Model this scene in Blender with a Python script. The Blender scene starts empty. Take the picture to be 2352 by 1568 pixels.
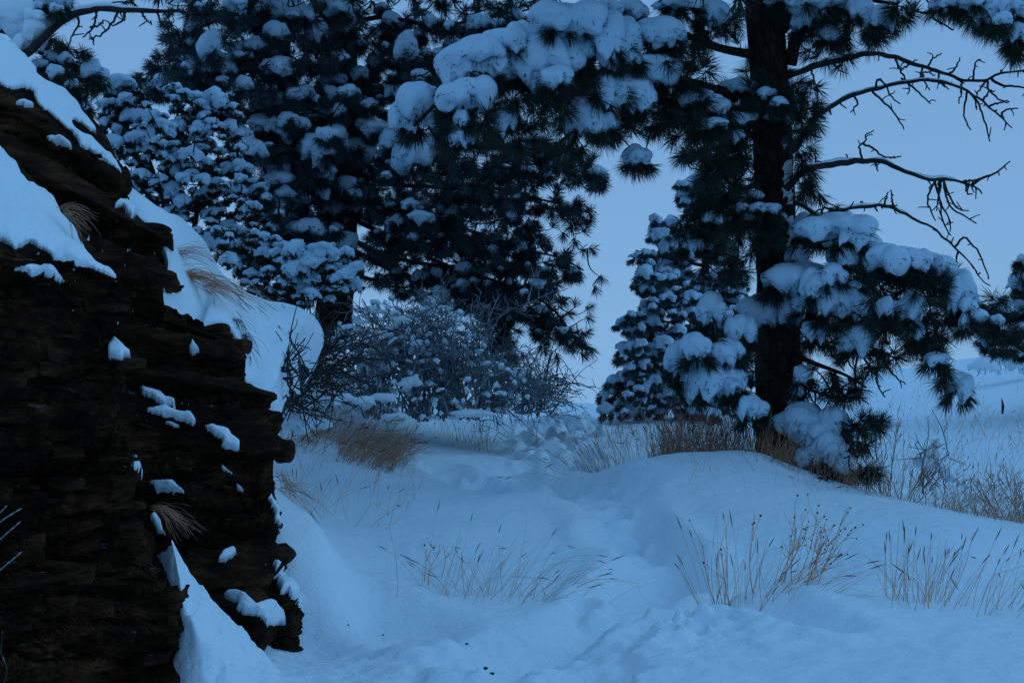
import bpy, bmesh, math, random
import numpy as np
from mathutils import Vector
from mathutils.bvhtree import BVHTree

random.seed(7)
RNG = np.random.default_rng(11)
SC = bpy.context.scene
COL = SC.collection

# ------------------------------------------------------------------ camera, sky, sun, exposure
CAM_Z = 1.5
FPX = 50.0 / 36.0 * 2352.0          # focal length in pixels of a 2352 x 1568 view of the photograph
cam_data = bpy.data.cameras.new('camera')
cam_data.lens = 50; cam_data.sensor_width = 36
cam_data.clip_start = 0.05; cam_data.clip_end = 2000
cam = bpy.data.objects.new('camera', cam_data)
cam.location = (0, 0, CAM_Z); cam.rotation_euler = (math.radians(90), 0, 0)
COL.objects.link(cam); SC.camera = cam

SUN_EL, SUN_AZ = math.radians(38), math.radians(78)       # soft glow from the right, over the open slope
world = bpy.data.worlds.new('World'); SC.world = world
world.use_nodes = True
wt = world.node_tree; wn = wt.nodes; wl = wt.links
for n in list(wn): wn.remove(n)
w_out = wn.new('ShaderNodeOutputWorld'); w_bg = wn.new('ShaderNodeBackground')
sky = wn.new('ShaderNodeTexSky'); sky.sky_type = 'NISHITA'; sky.sun_disc = False
sky.sun_elevation = SUN_EL; sky.sun_rotation = SUN_AZ
sky.air_density = 1.0; sky.dust_density = 2.0; sky.ozone_density = 3.0
sk_scale = wn.new('ShaderNodeVectorMath'); sk_scale.operation = 'SCALE'; sk_scale.inputs['Scale'].default_value = 0.06
tc = wn.new('ShaderNodeTexCoord'); sep = wn.new('ShaderNodeSeparateXYZ')
ramp = wn.new('ShaderNodeValToRGB')                        # the overcast deck: paler low down, deeper blue overhead
e = ramp.color_ramp.elements
e[0].position = 0.0; e[0].color = (0.225, 0.445, 0.750, 1)
e[1].position = 1.0; e[1].color = (0.130, 0.352, 0.680, 1)
m = e.new(0.10); m.color = (0.195, 0.405, 0.710, 1)
m = e.new(0.30); m.color = (0.150, 0.345, 0.650, 1)
mix = wn.new('ShaderNodeMix'); mix.data_type = 'RGBA'; mix.inputs[0].default_value = 0.94
cl = wn.new('ShaderNodeTexNoise'); cl.inputs['Scale'].default_value = 1.6; cl.inputs['Detail'].default_value = 3
clm = wn.new('ShaderNodeMapRange'); clm.inputs['To Min'].default_value = 0.95; clm.inputs['To Max'].default_value = 1.05
clv = wn.new('ShaderNodeVectorMath'); clv.operation = 'SCALE'
wl.new(tc.outputs['Generated'], sep.inputs[0]); wl.new(sep.outputs['Z'], ramp.inputs[0])
wl.new(sky.outputs[0], sk_scale.inputs[0])
wl.new(sk_scale.outputs[0], mix.inputs[6]); wl.new(ramp.outputs[0], mix.inputs[7])
wl.new(tc.outputs['Generated'], cl.inputs['Vector']); wl.new(cl.outputs[0], clm.inputs['Value'])
wl.new(mix.outputs[2], clv.inputs[0]); wl.new(clm.outputs[0], clv.inputs['Scale'])
wl.new(clv.outputs[0], w_bg.inputs['Color']); w_bg.inputs['Strength'].default_value = 1.0
wl.new(w_bg.outputs[0], w_out.inputs['Surface'])

sun_d = bpy.data.lights.new('sun', 'SUN'); sun_d.energy = 0.44; sun_d.angle = math.radians(34)
sun_d.color = (0.30, 0.66, 1.0)                            # the dusk overcast is blue all over
sun = bpy.data.objects.new('sun', sun_d); COL.objects.link(sun)
sd = Vector((math.sin(SUN_AZ) * math.cos(SUN_EL), math.cos(SUN_AZ) * math.cos(SUN_EL), math.sin(SUN_EL)))
sun.rotation_euler = sd.to_track_quat('Z', 'Y').to_euler()

SC.view_settings.view_transform = 'Standard'; SC.view_settings.look = 'None'
SC.view_settings.exposure = 0; SC.view_settings.gamma = 1; SC.view_settings.use_curve_mapping = False
SC.render.engine = 'CYCLES'
SC.cycles.max_bounces = 5; SC.cycles.diffuse_bounces = 4; SC.cycles.use_denoising = True

# ------------------------------------------------------------------ helpers
def P(px, py, Y):
    return np.array([(px - 1176.0) / FPX * Y, Y, CAM_Z - (py - 784.0) / FPX * Y])
def PA(px, py, Y):
    px, py, Y = np.broadcast_arrays(np.asarray(px, float), np.asarray(py, float), np.asarray(Y, float))
    return np.stack([(px - 1176.0) / FPX * Y, Y, CAM_Z - (py - 784.0) / FPX * Y], -1)
def nrm(v):
    return v / np.maximum(np.linalg.norm(v, axis=-1, keepdims=True), 1e-9)
def _h(ix, iy, iz, seed):
    n = (ix * 374761393 + iy * 668265263 + iz * 2147483647 + seed * 1274126177) & 0xffffffff
    n = ((n ^ (n >> 13)) * 1274126177) & 0xffffffff
    n = n ^ (n >> 16)
    return (n & 0xffff) / 32767.5 - 1.0
def noise(p, freq=1.0, seed=0):
    p = np.asarray(p, float) * freq
    i = np.floor(p).astype(np.int64); f = p - i; f = f * f * f * (f * (f * 6 - 15) + 10)
    r = 0
    for dx in (0, 1):
        wx = f[..., 0] if dx else 1 - f[..., 0]
        for dy in (0, 1):
            wy = f[..., 1] if dy else 1 - f[..., 1]
            for dz in (0, 1):
                wz = f[..., 2] if dz else 1 - f[..., 2]
                r = r + wx * wy * wz * _h(i[..., 0] + dx, i[..., 1] + dy, i[..., 2] + dz, seed)
    return r
def fbm(p, freq=1.0, octv=4, seed=0, gain=0.5):
    a, t = 1.0, 0
    for k in range(octv):
        t = t + a * noise(p, freq * 2.03 ** k, seed + 17 * k); a *= gain
    return t

def thing(name, loc, label, cat, group=None):
    o = bpy.data.objects.new(name, None); COL.objects.link(o)
    o.empty_display_size = 0.2
    o.location = [float(v) for v in loc]; o['label'] = label; o['category'] = cat
    if group: o['group'] = group
    return o
def root_loc(o):
    l = np.zeros(3)
    while o is not None:
        l += np.array(o.location); o = o.parent
    return l
def mesh_data(name, V, F, smooth=True):
    """V (n,3); F list of index arrays of shape (m,3) or (m,4)"""
    me = bpy.data.meshes.new(name)
    V = np.asarray(V, np.float32); F = [np.asarray(f, np.int32) for f in F if len(f)]
    me.vertices.add(len(V)); me.vertices.foreach_set('co', V.ravel())
    loops = np.concatenate([f.ravel() for f in F])
    sizes = np.concatenate([np.full(len(f), f.shape[1], np.int32) for f in F])
    starts = np.concatenate([[0], np.cumsum(sizes)[:-1]]).astype(np.int32)
    me.loops.add(len(loops)); me.loops.foreach_set('vertex_index', loops)
    me.polygons.add(len(sizes)); me.polygons.foreach_set('loop_start', starts)
    me.polygons.foreach_set('use_smooth', np.full(len(sizes), smooth, bool))
    me.update(calc_edges=True)
    return me
def mk(name, V, F, mat, parent=None, smooth=True, kind=None, label=None):
    V = np.asarray(V, float)
    if parent is not None: V = V - root_loc(parent)
    me = mesh_data(name, V, F, smooth)
    me.materials.append(mat)
    o = bpy.data.objects.new(name, me); COL.objects.link(o)
    if parent is not None: o.parent = parent
    if kind: o['kind'] = kind
    if label: o['label'] = label
    return o
class Acc:
    def __init__(s): s.V, s.F, s.n = [], [], 0
    def add(s, V, F):
        if len(V) == 0: return
        s.V.append(V); s.F += [np.asarray(f) + s.n for f in F if len(f)]; s.n += len(V)
    def mk(s, name, mat, parent=None, **k):
        if not s.n: return None
        F4 = [f for f in s.F if f.shape[1] == 4]; F3 = [f for f in s.F if f.shape[1] == 3]
        F = ([np.concatenate(F4)] if F4 else []) + ([np.concatenate(F3)] if F3 else [])
        return mk(name, np.concatenate(s.V), F, mat, parent, **k)
def resample(pts, K):
    pts = np.asarray(pts, float)
    d = np.concatenate([[0], np.cumsum(np.linalg.norm(np.diff(pts, axis=0), axis=1))])
    t = np.linspace(0, d[-1], K)
    return np.stack([np.interp(t, d, pts[:, k]) for k in range(3)], -1)
def smooth_line(pts, K):
    """Catmull-Rom through pts, resampled to K points"""
    p = np.asarray(pts, float)
    if len(p) < 3: return resample(p, K)
    q = np.vstack([2 * p[0] - p[1], p, 2 * p[-1] - p[-2]]); out = []
    for i in range(len(p) - 1):
        t = np.linspace(0, 1, 8, endpoint=False)[:, None]
        a, b, c, d = q[i], q[i + 1], q[i + 2], q[i + 3]
        out.append(0.5 * (2 * b + (c - a) * t + (2 * a - 5 * b + 4 * c - d) * t * t + (3 * b - a - 3 * c + d) * t ** 3))
    return resample(np.vstack(out + [p[-1:]]), K)
def tubes(Pts, R, sides=5):
    """Pts (N,K,3), R (N,K) -> V, [quads]"""
    Pts = np.asarray(Pts, float); N, K, _ = Pts.shape; R = np.broadcast_to(R, (N, K))
    T = nrm(np.gradient(Pts, axis=1)); mean = nrm(Pts[:, -1] - Pts[:, 0])
    ref = np.eye(3)[np.argmin(np.abs(mean), axis=1)][:, None, :]
    U = nrm(np.cross(T, np.broadcast_to(ref, T.shape))); W = np.cross(T, U)
    a = np.arange(sides) / sides * 2 * np.pi
    V = Pts[:, :, None] + R[:, :, None, None] * (np.cos(a)[:, None] * U[:, :, None] + np.sin(a)[:, None] * W[:, :, None])
    idx = np.arange(N * K * sides).reshape(N, K, sides)
    A = idx[:, :-1]; B = idx[:, 1:]
    Q = np.stack([A, np.roll(A, -1, 2), np.roll(B, -1, 2), B], -1).reshape(-1, 4)
    return V.reshape(-1, 3), [Q]
def grid_faces(n, m):
    i = np.arange(n * m).reshape(n, m)
    return np.stack([i[:-1, :-1], i[:-1, 1:], i[1:, 1:], i[1:, :-1]], -1).reshape(-1, 4)
def inside(poly, x, y):
    poly = np.asarray(poly, float); r = np.zeros(np.shape(x), bool); j = len(poly) - 1
    for i in range(len(poly)):
        xi, yi = poly[i]; xj, yj = poly[j]
        c = ((yi > y) != (yj > y)) & (x < (xj - xi) * (y - yi) / (yj - yi + 1e-12) + xi)
        r ^= c; j = i
    return r
def poly_points(poly, n, mind=0):
    p = np.asarray(poly, float); lo, hi = p.min(0), p.max(0); out = []
    tries = 0
    while len(out) < n and tries < n * 60:
        tries += 1
        q = lo + RNG.random(2) * (hi - lo)
        if not inside(p, q[0], q[1]): continue
        if mind and out and np.min(np.linalg.norm(np.array(out) - q, axis=1)) < mind: continue
        out.append(q)
    return np.array(out).reshape(-1, 2)

# ------------------------------------------------------------------ materials
def material(name):
    mt = bpy.data.materials.new(name); mt.use_nodes = True
    nt = mt.node_tree; b = nt.nodes['Principled BSDF']
    return mt, nt, b
def noise_node(nt, scale, detail=4, coord='Object', rough=0.55):
    t = nt.nodes.new('ShaderNodeTexCoord'); n = nt.nodes.new('ShaderNodeTexNoise')
    n.inputs['Scale'].default_value = scale; n.inputs['Detail'].default_value = detail; n.inputs['Roughness'].default_value = rough
    nt.links.new(t.outputs[coord], n.inputs['Vector']); return n
def ramp_node(nt, src, stops):
    r = nt.nodes.new('ShaderNodeValToRGB'); e = r.color_ramp.elements
    e[0].position, e[0].color = stops[0][0], (*stops[0][1], 1)
    e[1].position, e[1].color = stops[-1][0], (*stops[-1][1], 1)
    for p, c in stops[1:-1]:
        k = e.new(p); k.color = (*c, 1)
    nt.links.new(src, r.inputs[0]); return r
def bump_node(nt, b, src, strength, dist, prev=None):
    bp = nt.nodes.new('ShaderNodeBump'); bp.inputs['Strength'].default_value = strength; bp.inputs['Distance'].default_value = dist
    nt.links.new(src, bp.inputs['Height'])
    if prev is not None: nt.links.new(prev.outputs[0], bp.inputs['Normal'])
    nt.links.new(bp.outputs[0], b.inputs['Normal']); return bp
def simple(name, lo, hi, scale, rough=0.9, bump=0, bscale=60, bdist=0.01, spec=0.2):
    mt, nt, b = material(name)
    n = noise_node(nt, scale); r = ramp_node(nt, n.outputs[0], [(0.3, lo), (0.7, hi)])
    nt.links.new(r.outputs[0], b.inputs['Base Color']); b.inputs['Roughness'].default_value = rough
    b.inputs['Specular IOR Level'].default_value = spec
    if bump:
        n2 = noise_node(nt, bscale, 6); bump_node(nt, b, n2.outputs[0], bump, bdist)
    return mt
def snow_mat(name, fleck=0.0, lo=(0.78, 0.89, 0.95), hi=(0.84, 0.93, 0.98)):
    mt, nt, b = material(name)
    n = noise_node(nt, 1.3, 5); r = ramp_node(nt, n.outputs[0], [(0.3, lo), (0.7, hi)])
    col = r.outputs[0]
    if fleck:   # bits of needle and bark dropped on the snow
        v = noise_node(nt, 55, 2); v2 = noise_node(nt, 6, 2)
        mm = nt.nodes.new('ShaderNodeMath'); mm.operation = 'MULTIPLY'
        nt.links.new(v.outputs[0], mm.inputs[0]); nt.links.new(v2.outputs[0], mm.inputs[1])
        rr = ramp_node(nt, mm.outputs[0], [(0.40, (0, 0, 0)), (0.46, (1, 1, 1))])
        mx = nt.nodes.new('ShaderNodeMix'); mx.data_type = 'RGBA'; mx.inputs[7].default_value = (0.10, 0.13, 0.12, 1)
        f = nt.nodes.new('ShaderNodeMath'); f.operation = 'MULTIPLY'; f.inputs[1].default_value = fleck
        nt.links.new(rr.outputs[0], f.inputs[0]); nt.links.new(f.outputs[0], mx.inputs[0])
        nt.links.new(col, mx.inputs[6]); col = mx.outputs[2]
    nt.links.new(col, b.inputs['Base Color'])
    b.inputs['Roughness'].default_value = 0.75; b.inputs['Specular IOR Level'].default_value = 0.15
    n1 = noise_node(nt, 14, 6, rough=0.6); b1 = bump_node(nt, b, n1.outputs[0], 0.5, 0.03); n15 = noise_node(nt, 48, 5, rough=0.65); b1 = bump_node(nt, b, n15.outputs[0], 0.5, 0.016, b1)
    n2 = noise_node(nt, 160, 3); bump_node(nt, b, n2.outputs[0], 0.5, 0.005, b1)
    return mt
M_SNOW = snow_mat('snow')
M_SNOW_SHADED = snow_mat('shaded_bough_snow', 0.7, (0.50, 0.66, 0.78), (0.60, 0.75, 0.86))   # snow colour darkened to stand for shade in the trees, flecked with needle bits
M_NEEDLE = simple('pine_needles', (0.010, 0.020, 0.013), (0.022, 0.036, 0.022), 3.0, 0.6, spec=0.25)
M_NEEDLE_FROST = simple('frosted_pine_needles', (0.020, 0.034, 0.030), (0.10, 0.13, 0.14), 5.0, 0.8)
M_NEEDLE_DUST = simple('snow_dusted_needles', (0.011, 0.021, 0.015), (0.060, 0.082, 0.092), 4.0, 0.75)
M_JUNIPER = simple('juniper_leaves', (0.018, 0.026, 0.016), (0.05, 0.055, 0.035), 9.0, 0.8)
M_TWIG = simple('frosted_twigs', (0.050, 0.046, 0.045), (0.33, 0.38, 0.42), 7.0, 0.9)
M_DEAD = simple('dead_branch_bark', (0.020, 0.015, 0.013), (0.05, 0.038, 0.032), 16.0, 0.9, 0.6, 70, 0.006)
M_GRASS = simple('dry_grass', (0.50, 0.21, 0.105), (0.74, 0.37, 0.19), 9.0, 0.8)
M_GRASSD = simple('dark_dry_grass', (0.32, 0.15, 0.085), (0.58, 0.31, 0.18), 6.0, 0.85)
M_SEED = simple('seed_heads', (0.10, 0.05, 0.028), (0.22, 0.12, 0.06), 30.0, 0.9)
M_PEBBLE = simple('dark_debris', (0.015, 0.013, 0.012), (0.03, 0.026, 0.022), 30.0, 0.9)
# bark: furrowed plates, reddish brown
M_BARK, nt, b = material('pine_bark')
t = nt.nodes.new('ShaderNodeTexCoord'); mp = nt.nodes.new('ShaderNodeMapping'); mp.inputs['Scale'].default_value = (1, 1, 0.35)
vo = nt.nodes.new('ShaderNodeTexVoronoi'); vo.inputs['Scale'].default_value = 16; vo.feature = 'DISTANCE_TO_EDGE'
nt.links.new(t.outputs['Object'], mp.inputs[0]); nt.links.new(mp.outputs[0], vo.inputs['Vector'])
r = ramp_node(nt, vo.outputs['Distance'], [(0.0, (0.008, 0.006, 0.005)), (0.12, (0.030, 0.018, 0.012)), (0.5, (0.055, 0.030, 0.020))])
nt.links.new(r.outputs[0], b.inputs['Base Color']); b.inputs['Roughness'].default_value = 0.95; b.inputs['Specular IOR Level'].default_value = 0.1
bump_node(nt, b, vo.outputs['Distance'], 0.9, 0.03)
# rock: thin dark beds of brown mudstone
M_ROCK, nt, b = material('layered_rock')
t = nt.nodes.new('ShaderNodeTexCoord'); mp = nt.nodes.new('ShaderNodeMapping'); mp.inputs['Scale'].default_value = (1.3, 1.3, 5.0)
mp.inputs['Rotation'].default_value = (0, math.radians(3), 0)
ns = nt.nodes.new('ShaderNodeTexNoise'); ns.inputs['Scale'].default_value = 3.0; ns.inputs['Detail'].default_value = 10; ns.inputs['Roughness'].default_value = 0.75
nt.links.new(t.outputs['Object'], mp.inputs[0]); nt.links.new(mp.outputs[0], ns.inputs['Vector'])
r = ramp_node(nt, ns.outputs[0], [(0.28, (0.009, 0.005, 0.003)), (0.5, (0.045, 0.021, 0.010)), (0.72, (0.19, 0.084, 0.038))])
n2 = noise_node(nt, 1.6, 4); r2 = ramp_node(nt, n2.outputs[0], [(0.35, (0.35, 0.35, 0.35)), (0.68, (1, 1, 1))])
mx = nt.nodes.new('ShaderNodeMix'); mx.data_type = 'RGBA'; mx.blend_type = 'MULTIPLY'; mx.inputs[0].default_value = 1
nt.links.new(r.outputs[0], mx.inputs[6]); nt.links.new(r2.outputs[0], mx.inputs[7])
geo = nt.nodes.new('ShaderNodeNewGeometry'); sx = nt.nodes.new('ShaderNodeSeparateXYZ'); nt.links.new(geo.outputs['True Normal'], sx.inputs[0])
nd = noise_node(nt, 9, 5, rough=0.7); am = nt.nodes.new('ShaderNodeMath'); am.operation = 'MULTIPLY'
nt.links.new(sx.outputs['Z'], am.inputs[0]); nt.links.new(nd.outputs[0], am.inputs[1])
rd = ramp_node(nt, am.outputs[0], [(0.58, (0, 0, 0)), (0.70, (0.7, 0.7, 0.7))])
md = nt.nodes.new('ShaderNodeMix'); md.data_type = 'RGBA'; nt.links.new(rd.outputs[0], md.inputs[0])
nt.links.new(mx.outputs[2], md.inputs[6]); md.inputs[7].default_value = (0.66, 0.80, 0.88, 1)
nt.links.new(md.outputs[2], b.inputs['Base Color']); b.inputs['Roughness'].default_value = 0.95; b.inputs['Specular IOR Level'].default_value = 0.05
b1 = bump_node(nt, b, ns.outputs[0], 0.9, 0.04)
n3 = noise_node(nt, 38, 6, rough=0.7); bump_node(nt, b, n3.outputs[0], 0.7, 0.012, b1)

# ------------------------------------------------------------------ ground: one snow sheet out to the horizon
CP = [  # (px, py, distance) on the snow surface
 (300,1600,5.9),(420,1568,6.0),(700,1568,6.2),(950,1568,6.2),(1200,1568,6.2),(1450,1568,6.05),(1600,1568,5.9),(1800,1568,5.75),(2000,1568,5.6),(2352,1568,5.4),
 (1700,1402,7.25),(1850,1392,7.2),(2000,1395,7.15),(2180,1405,7.05),(2352,1425,6.9),(1520,1480,6.75),
 (1720,1370,7.7),(2000,1362,7.6),(2250,1372,7.4),
 (1900,1300,8.3),(2250,1300,8.0),(1700,1200,9.3),(2000,1200,9.0),(2250,1240,8.55),(1600,1130,10.1),(1750,1110,10.3),
 (1490,1050,11.2),(1620,1037,11.3),(1750,1044,11.1),(1850,1105,10.75),(1950,1130,10.4),(2100,1160,9.9),(2250,1200,9.4),(2352,1225,9.1),(2600,1330,8.2),
 (700,1440,7.4),(620,1520,6.8),(900,1500,6.8),(900,1400,7.6),(800,1300,8.6),(692,1300,7.62),(654,1185,7.85),(646,1112,8.5),(750,1200,9.6),(720,1110,10.7),
 (670,1066,11.2),(780,1075,11.3),(900,1092,11.5),
 (1150,1385,7.85),(1100,1250,9.2),(950,1250,9.2),(1150,1150,10.4),(1300,1165,10.3),(1000,1120,11.1),(1250,1450,7.25),(1350,1420,7.5),
 (1400,1310,8.6),(1500,1320,8.5),(1480,1200,9.8),(1350,1112,11.2),(1400,1230,9.5),(1580,1250,9.0),
 (1250,1120,11.9),(1150,1070,13.0),(1280,1062,13.2),(1040,1070,12.6),(1200,1006,16.5),(1300,1003,16.5),(1250,960,20),(1300,927,24),(1200,950,22),(1450,957,21),
 (900,1036,13.2),(900,1012,14.2),(1050,1046,13.4),(1050,1022,14.5),(1150,1040,14.3),(1250,1036,14.5),(1400,1012,15),
 (1050,975,17.5),(900,982,15.5),(1050,1006,15.5),(960,1000,15.2),(1150,1022,15.4),(960,960,17.5),(750,1010,14),(1400,1040,13.2),(1480,985,17),(1600,965,19),
]
CW = [  # (x, y, z)
 (-2.2,3,0.1),(0,3,-.02),(2.4,3,.12),(0,0,0),(-6,0,0.3),(6,0,.1),(0,-8,0),(-8,-8,.2),(8,-8,0),
 (1.2,13.0,.42),(2.2,12.4,.40),(2.9,12.4,.12),(3.6,12.2,-.05),(4.4,11.5,-.05),(5.5,11,-.05),
 (4.8,17,-.02),(6.9,20,.2),(6.4,24,.3),(9,27,.66),(11.5,32,1.28),(9.5,32,.86),(7.5,30,.5),(5.5,27,.30),(14,25,1.45),(12,14,.3),(12,6,.2),
 (-2.5,17.2,1.45),(-2.6,16,1.75),(-3.3,14,2.05),(-2.1,15.5,1.05),(-5,12,2.3),(-7,9,2.6),(-9,14,3.0),(-4,20,1.6),(-8,22,2.2),(-10,3,1.2),
 (0.5,30,.1),(4,34,0.0),(-6,32,.2),(12,42,.4),(0,45,-1.6),(-20,45,-1.0),(20,50,-1.5),(0,70,-3.6),(-40,70,-3),(40,70,-3.4),(26,20,1.6),(-26,15,4),(0,-40,0),(40,-20,0),(-40,-20,2),
]
cp = np.vstack([np.array([P(*c) for c in CP]), np.array(CW, float)])
def _U(d2): return d2 * np.log(d2 + 1e-9)
_n = len(cp)
_d2 = ((cp[:, None, :2] - cp[None, :, :2]) ** 2).sum(-1)
_A = np.zeros((_n + 3, _n + 3)); _A[:_n, :_n] = _U(_d2) + np.eye(_n) * 0.003
_A[:_n, _n:] = np.c_[np.ones(_n), cp[:, :2]]; _A[_n:, :_n] = _A[:_n, _n:].T
_w = np.linalg.solve(_A, np.r_[cp[:, 2], 0, 0, 0])
FOOT = []
for k in range(64):       # trodden path up to the ridge
    q = P(*[(1225 + 130 * RNG.random(), 0, 0)[0], 985 + 110 * RNG.random() ** 1.3, 1])
    yy = 12.3 + (1090 - (784 - (q[2] - CAM_Z) * FPX)) / 110 * 6.0
    FOOT.append(((1215 + 150 * RNG.random() - 1176) / FPX * yy, yy, 0.11 + .07 * RNG.random(), 0.075 + .055 * RNG.random()))
for (a, bq) in (((1300, 8.0), (1560, 6.7)), ((1330, 11.4), (1480, 8.8)), ((1040, 12.2), (1230, 11.0))):
    for k in range(13):
        s = (k + RNG.random() * .6) / 13; yy = a[1] + (bq[1] - a[1]) * s; px = a[0] + (bq[0] - a[0]) * s + RNG.normal() * 14
        FOOT.append(((px - 1176) / FPX * yy, yy, .07 + .06 * RNG.random(), RNG.choice([-.6, 1]) * (.035 + .04 * RNG.random())))
FOOT = np.array(FOOT)
def zbase(x, y):
    x = np.asarray(x, float); y = np.asarray(y, float); s = x.shape; x = x.ravel(); y = y.ravel(); z = np.zeros_like(x)
    for i in range(0, len(x), 40000):
        xx, yy = x[i:i + 40000], y[i:i + 40000]
        d2 = (xx[:, None] - cp[None, :, 0]) ** 2 + (yy[:, None] - cp[None, :, 1]) ** 2
        z[i:i + 40000] = _U(d2) @ _w[:_n] + _w[_n] + _w[_n + 1] * xx + _w[_n + 2] * yy
    r = np.hypot(x, y - 12)                       # beyond the modelled hollow the hillside falls away
    far = np.clip((r - 38) / 30, 0, 1); far = far * far * (3 - 2 * far)
    z = z * (1 - far) + far * (-0.055 * (r - 30) + 0.6 * np.sin(x * .05) * np.clip(r / 80, 0, 1))
    return z.reshape(s)
TRACK = []
for pts, td, tw in (([(1180,12.4),(1330,11.2),(1430,10.0),(1520,8.8),(1500,8.0),(1400,7.4),(1290,6.9),(1150,6.4)], .11, .20), ([(760,8.4),(900,7.5),(1050,7.05),(1250,6.9)], .055, .16), ([(1480,6.9),(1620,7.25),(1760,7.05),(1900,6.6)], .07, .14), ([(1010,12.2),(1100,11.3),(1230,10.8),(1330,10.6)], .06, .14)):
    TRACK.append(([(px - 1176) / FPX * Yv for px, Yv in pts], [Yv for _, Yv in pts], td, tw))
def zf(x, y):
    x = np.asarray(x, float); y = np.asarray(y, float)
    z = zbase(x, y); p = np.stack([x, y, np.zeros_like(x)], -1)
    for (tx, ty, td, tw) in TRACK:
        d = np.full(x.shape, 1e9)
        for (ax, ay), (bx, by) in zip(zip(tx[:-1], ty[:-1]), zip(tx[1:], ty[1:])):
            t = np.clip(((x - ax) * (bx - ax) + (y - ay) * (by - ay)) / ((bx - ax) ** 2 + (by - ay) ** 2), 0, 1)
            d = np.minimum(d, np.hypot(x - ax - t * (bx - ax), y - ay - t * (by - ay)))
        d = d * (1 + .35 * noise(p, 1.6, 77)) / tw
        z = z - td * (np.exp(-d * d) - .45 * np.exp(-(d - 1.7) ** 2 * 2.2)) * (1 + .5 * noise(p, 2.3, 78))
    sdist = np.full(x.shape, 1e9); sgn = np.ones(x.shape)         # the undercut lip of the right hand mound
    LIP = [(.50, 5.9), (.53, 6.25), (.66, 6.65), (.84, 7.08), (1.10, 7.36), (1.5, 7.42)]
    for (ax, ay), (bx, by) in zip(LIP[:-1], LIP[1:]):
        ux, uy = bx - ax, by - ay; t = np.clip(((x - ax) * ux + (y - ay) * uy) / (ux * ux + uy * uy), 0, 1)
        d = np.hypot(x - ax - t * ux, y - ay - t * uy); cr = (x - ax) * uy - (y - ay) * ux
        sgn = np.where(d < sdist, np.sign(cr), sgn); sdist = np.minimum(sdist, d)
    sd_ = sgn * sdist + .05 * noise(p, 3.1, 61) + .02 * noise(p, 11, 62)
    z = z + .085 * np.clip(sd_ / .11 + .5, 0, 1) ** 1.5 * np.exp(-np.clip(sdist / .75, 0, 9) ** 2) * np.clip((y - 5.2) / .5, 0, 1)
    near = np.clip((45 - np.hypot(x, y)) / 20, 0, 1)
    z = z + near * (0.010 * fbm(p, 0.9, 3, 3) + 0.006 * fbm(p * [1, .8, 1], 3.2, 3, 5))
    # rough trodden strip along the bottom of the picture and the path behind
    rough = np.exp(-((y - 6.3) / .7) ** 2) * np.clip((x + 2.0) / .6, 0, 1) * np.clip((1.2 - x) / 1.0, .35, 1)
    rough2 = np.exp(-((x - .15 - .03 * (y - 12)) / .55) ** 2) * np.clip((y - 11.2) / .8, 0, 1) * np.clip((19 - y) / 3, 0, 1)
    lip = np.exp(-(((x - .78) / .28) ** 2 + ((y - 6.7) / .45) ** 2))
    z = z + (rough * .024 + rough2 * .026 + lip * .06) * fbm(p, 7, 4, 9, .6) + near * .0040 * fbm(p, 12, 4, 15, .7)
    for fx, fy, fr, fd in FOOT:
        d2 = ((x - fx) / fr) ** 2 + ((y - fy) / (fr * 1.25)) ** 2
        mk_ = d2 < 9
        if np.any(mk_): z = z - np.where(mk_, fd * (np.exp(-d2 ** 2) - .35 * np.exp(-(np.sqrt(d2) - 1.45) ** 2 * 6)), 0)
    return z
def graded(core_lo, core_hi, step, far_lo, far_hi, g=1.12):
    a = list(np.arange(core_lo, core_hi, step)); s = step; v = a[-1]
    while v < far_hi: s *= g; v += s; a.append(v)
    s = step; v = a[0]; pre = []
    while v > far_lo: s *= g; v -= s; pre.append(v)
    return np.array(pre[::-1] + a)
gx = graded(-2.6, 4.6, 0.024, -420, 420)
ys = [4.6]
while ys[-1] < 30: ys.append(ys[-1] + max(.018, .0030 * ys[-1] * (ys[-1] / 9) ** .5))
s = ys[-1] - ys[-2]
while ys[-1] < 600: s *= 1.12; ys.append(ys[-1] + s)
pre = []; v = ys[0]; s = .02
while v > -60: s *= 1.15; v -= s; pre.append(v)
gy = np.array(pre[::-1] + ys)
X, Y = np.meshgrid(gx, gy)
Z = zf(X, Y)
ground = mk('snow_ground', np.stack([X, Y, Z], -1).reshape(-1, 3), [grid_faces(len(gy), len(gx))], M_SNOW, kind='structure')
def onground(px, Y):
    x = (np.asarray(px, float) - 1176) / FPX * Y
    return np.stack([x, np.broadcast_to(Y, x.shape), zbase(x, np.broadcast_to(Y, x.shape))], -1)
def hit(px, py, y0=5.0, y1=34.0):
    """first point of the snow surface on the line of sight"""
    Yv = np.linspace(y0, y1, 1500); q = PA(px, py, Yv); g = zbase(q[:, 0], q[:, 1])
    k = np.argmax(q[:, 2] < g)
    return np.array([q[k, 0], q[k, 1], g[k]])

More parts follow.
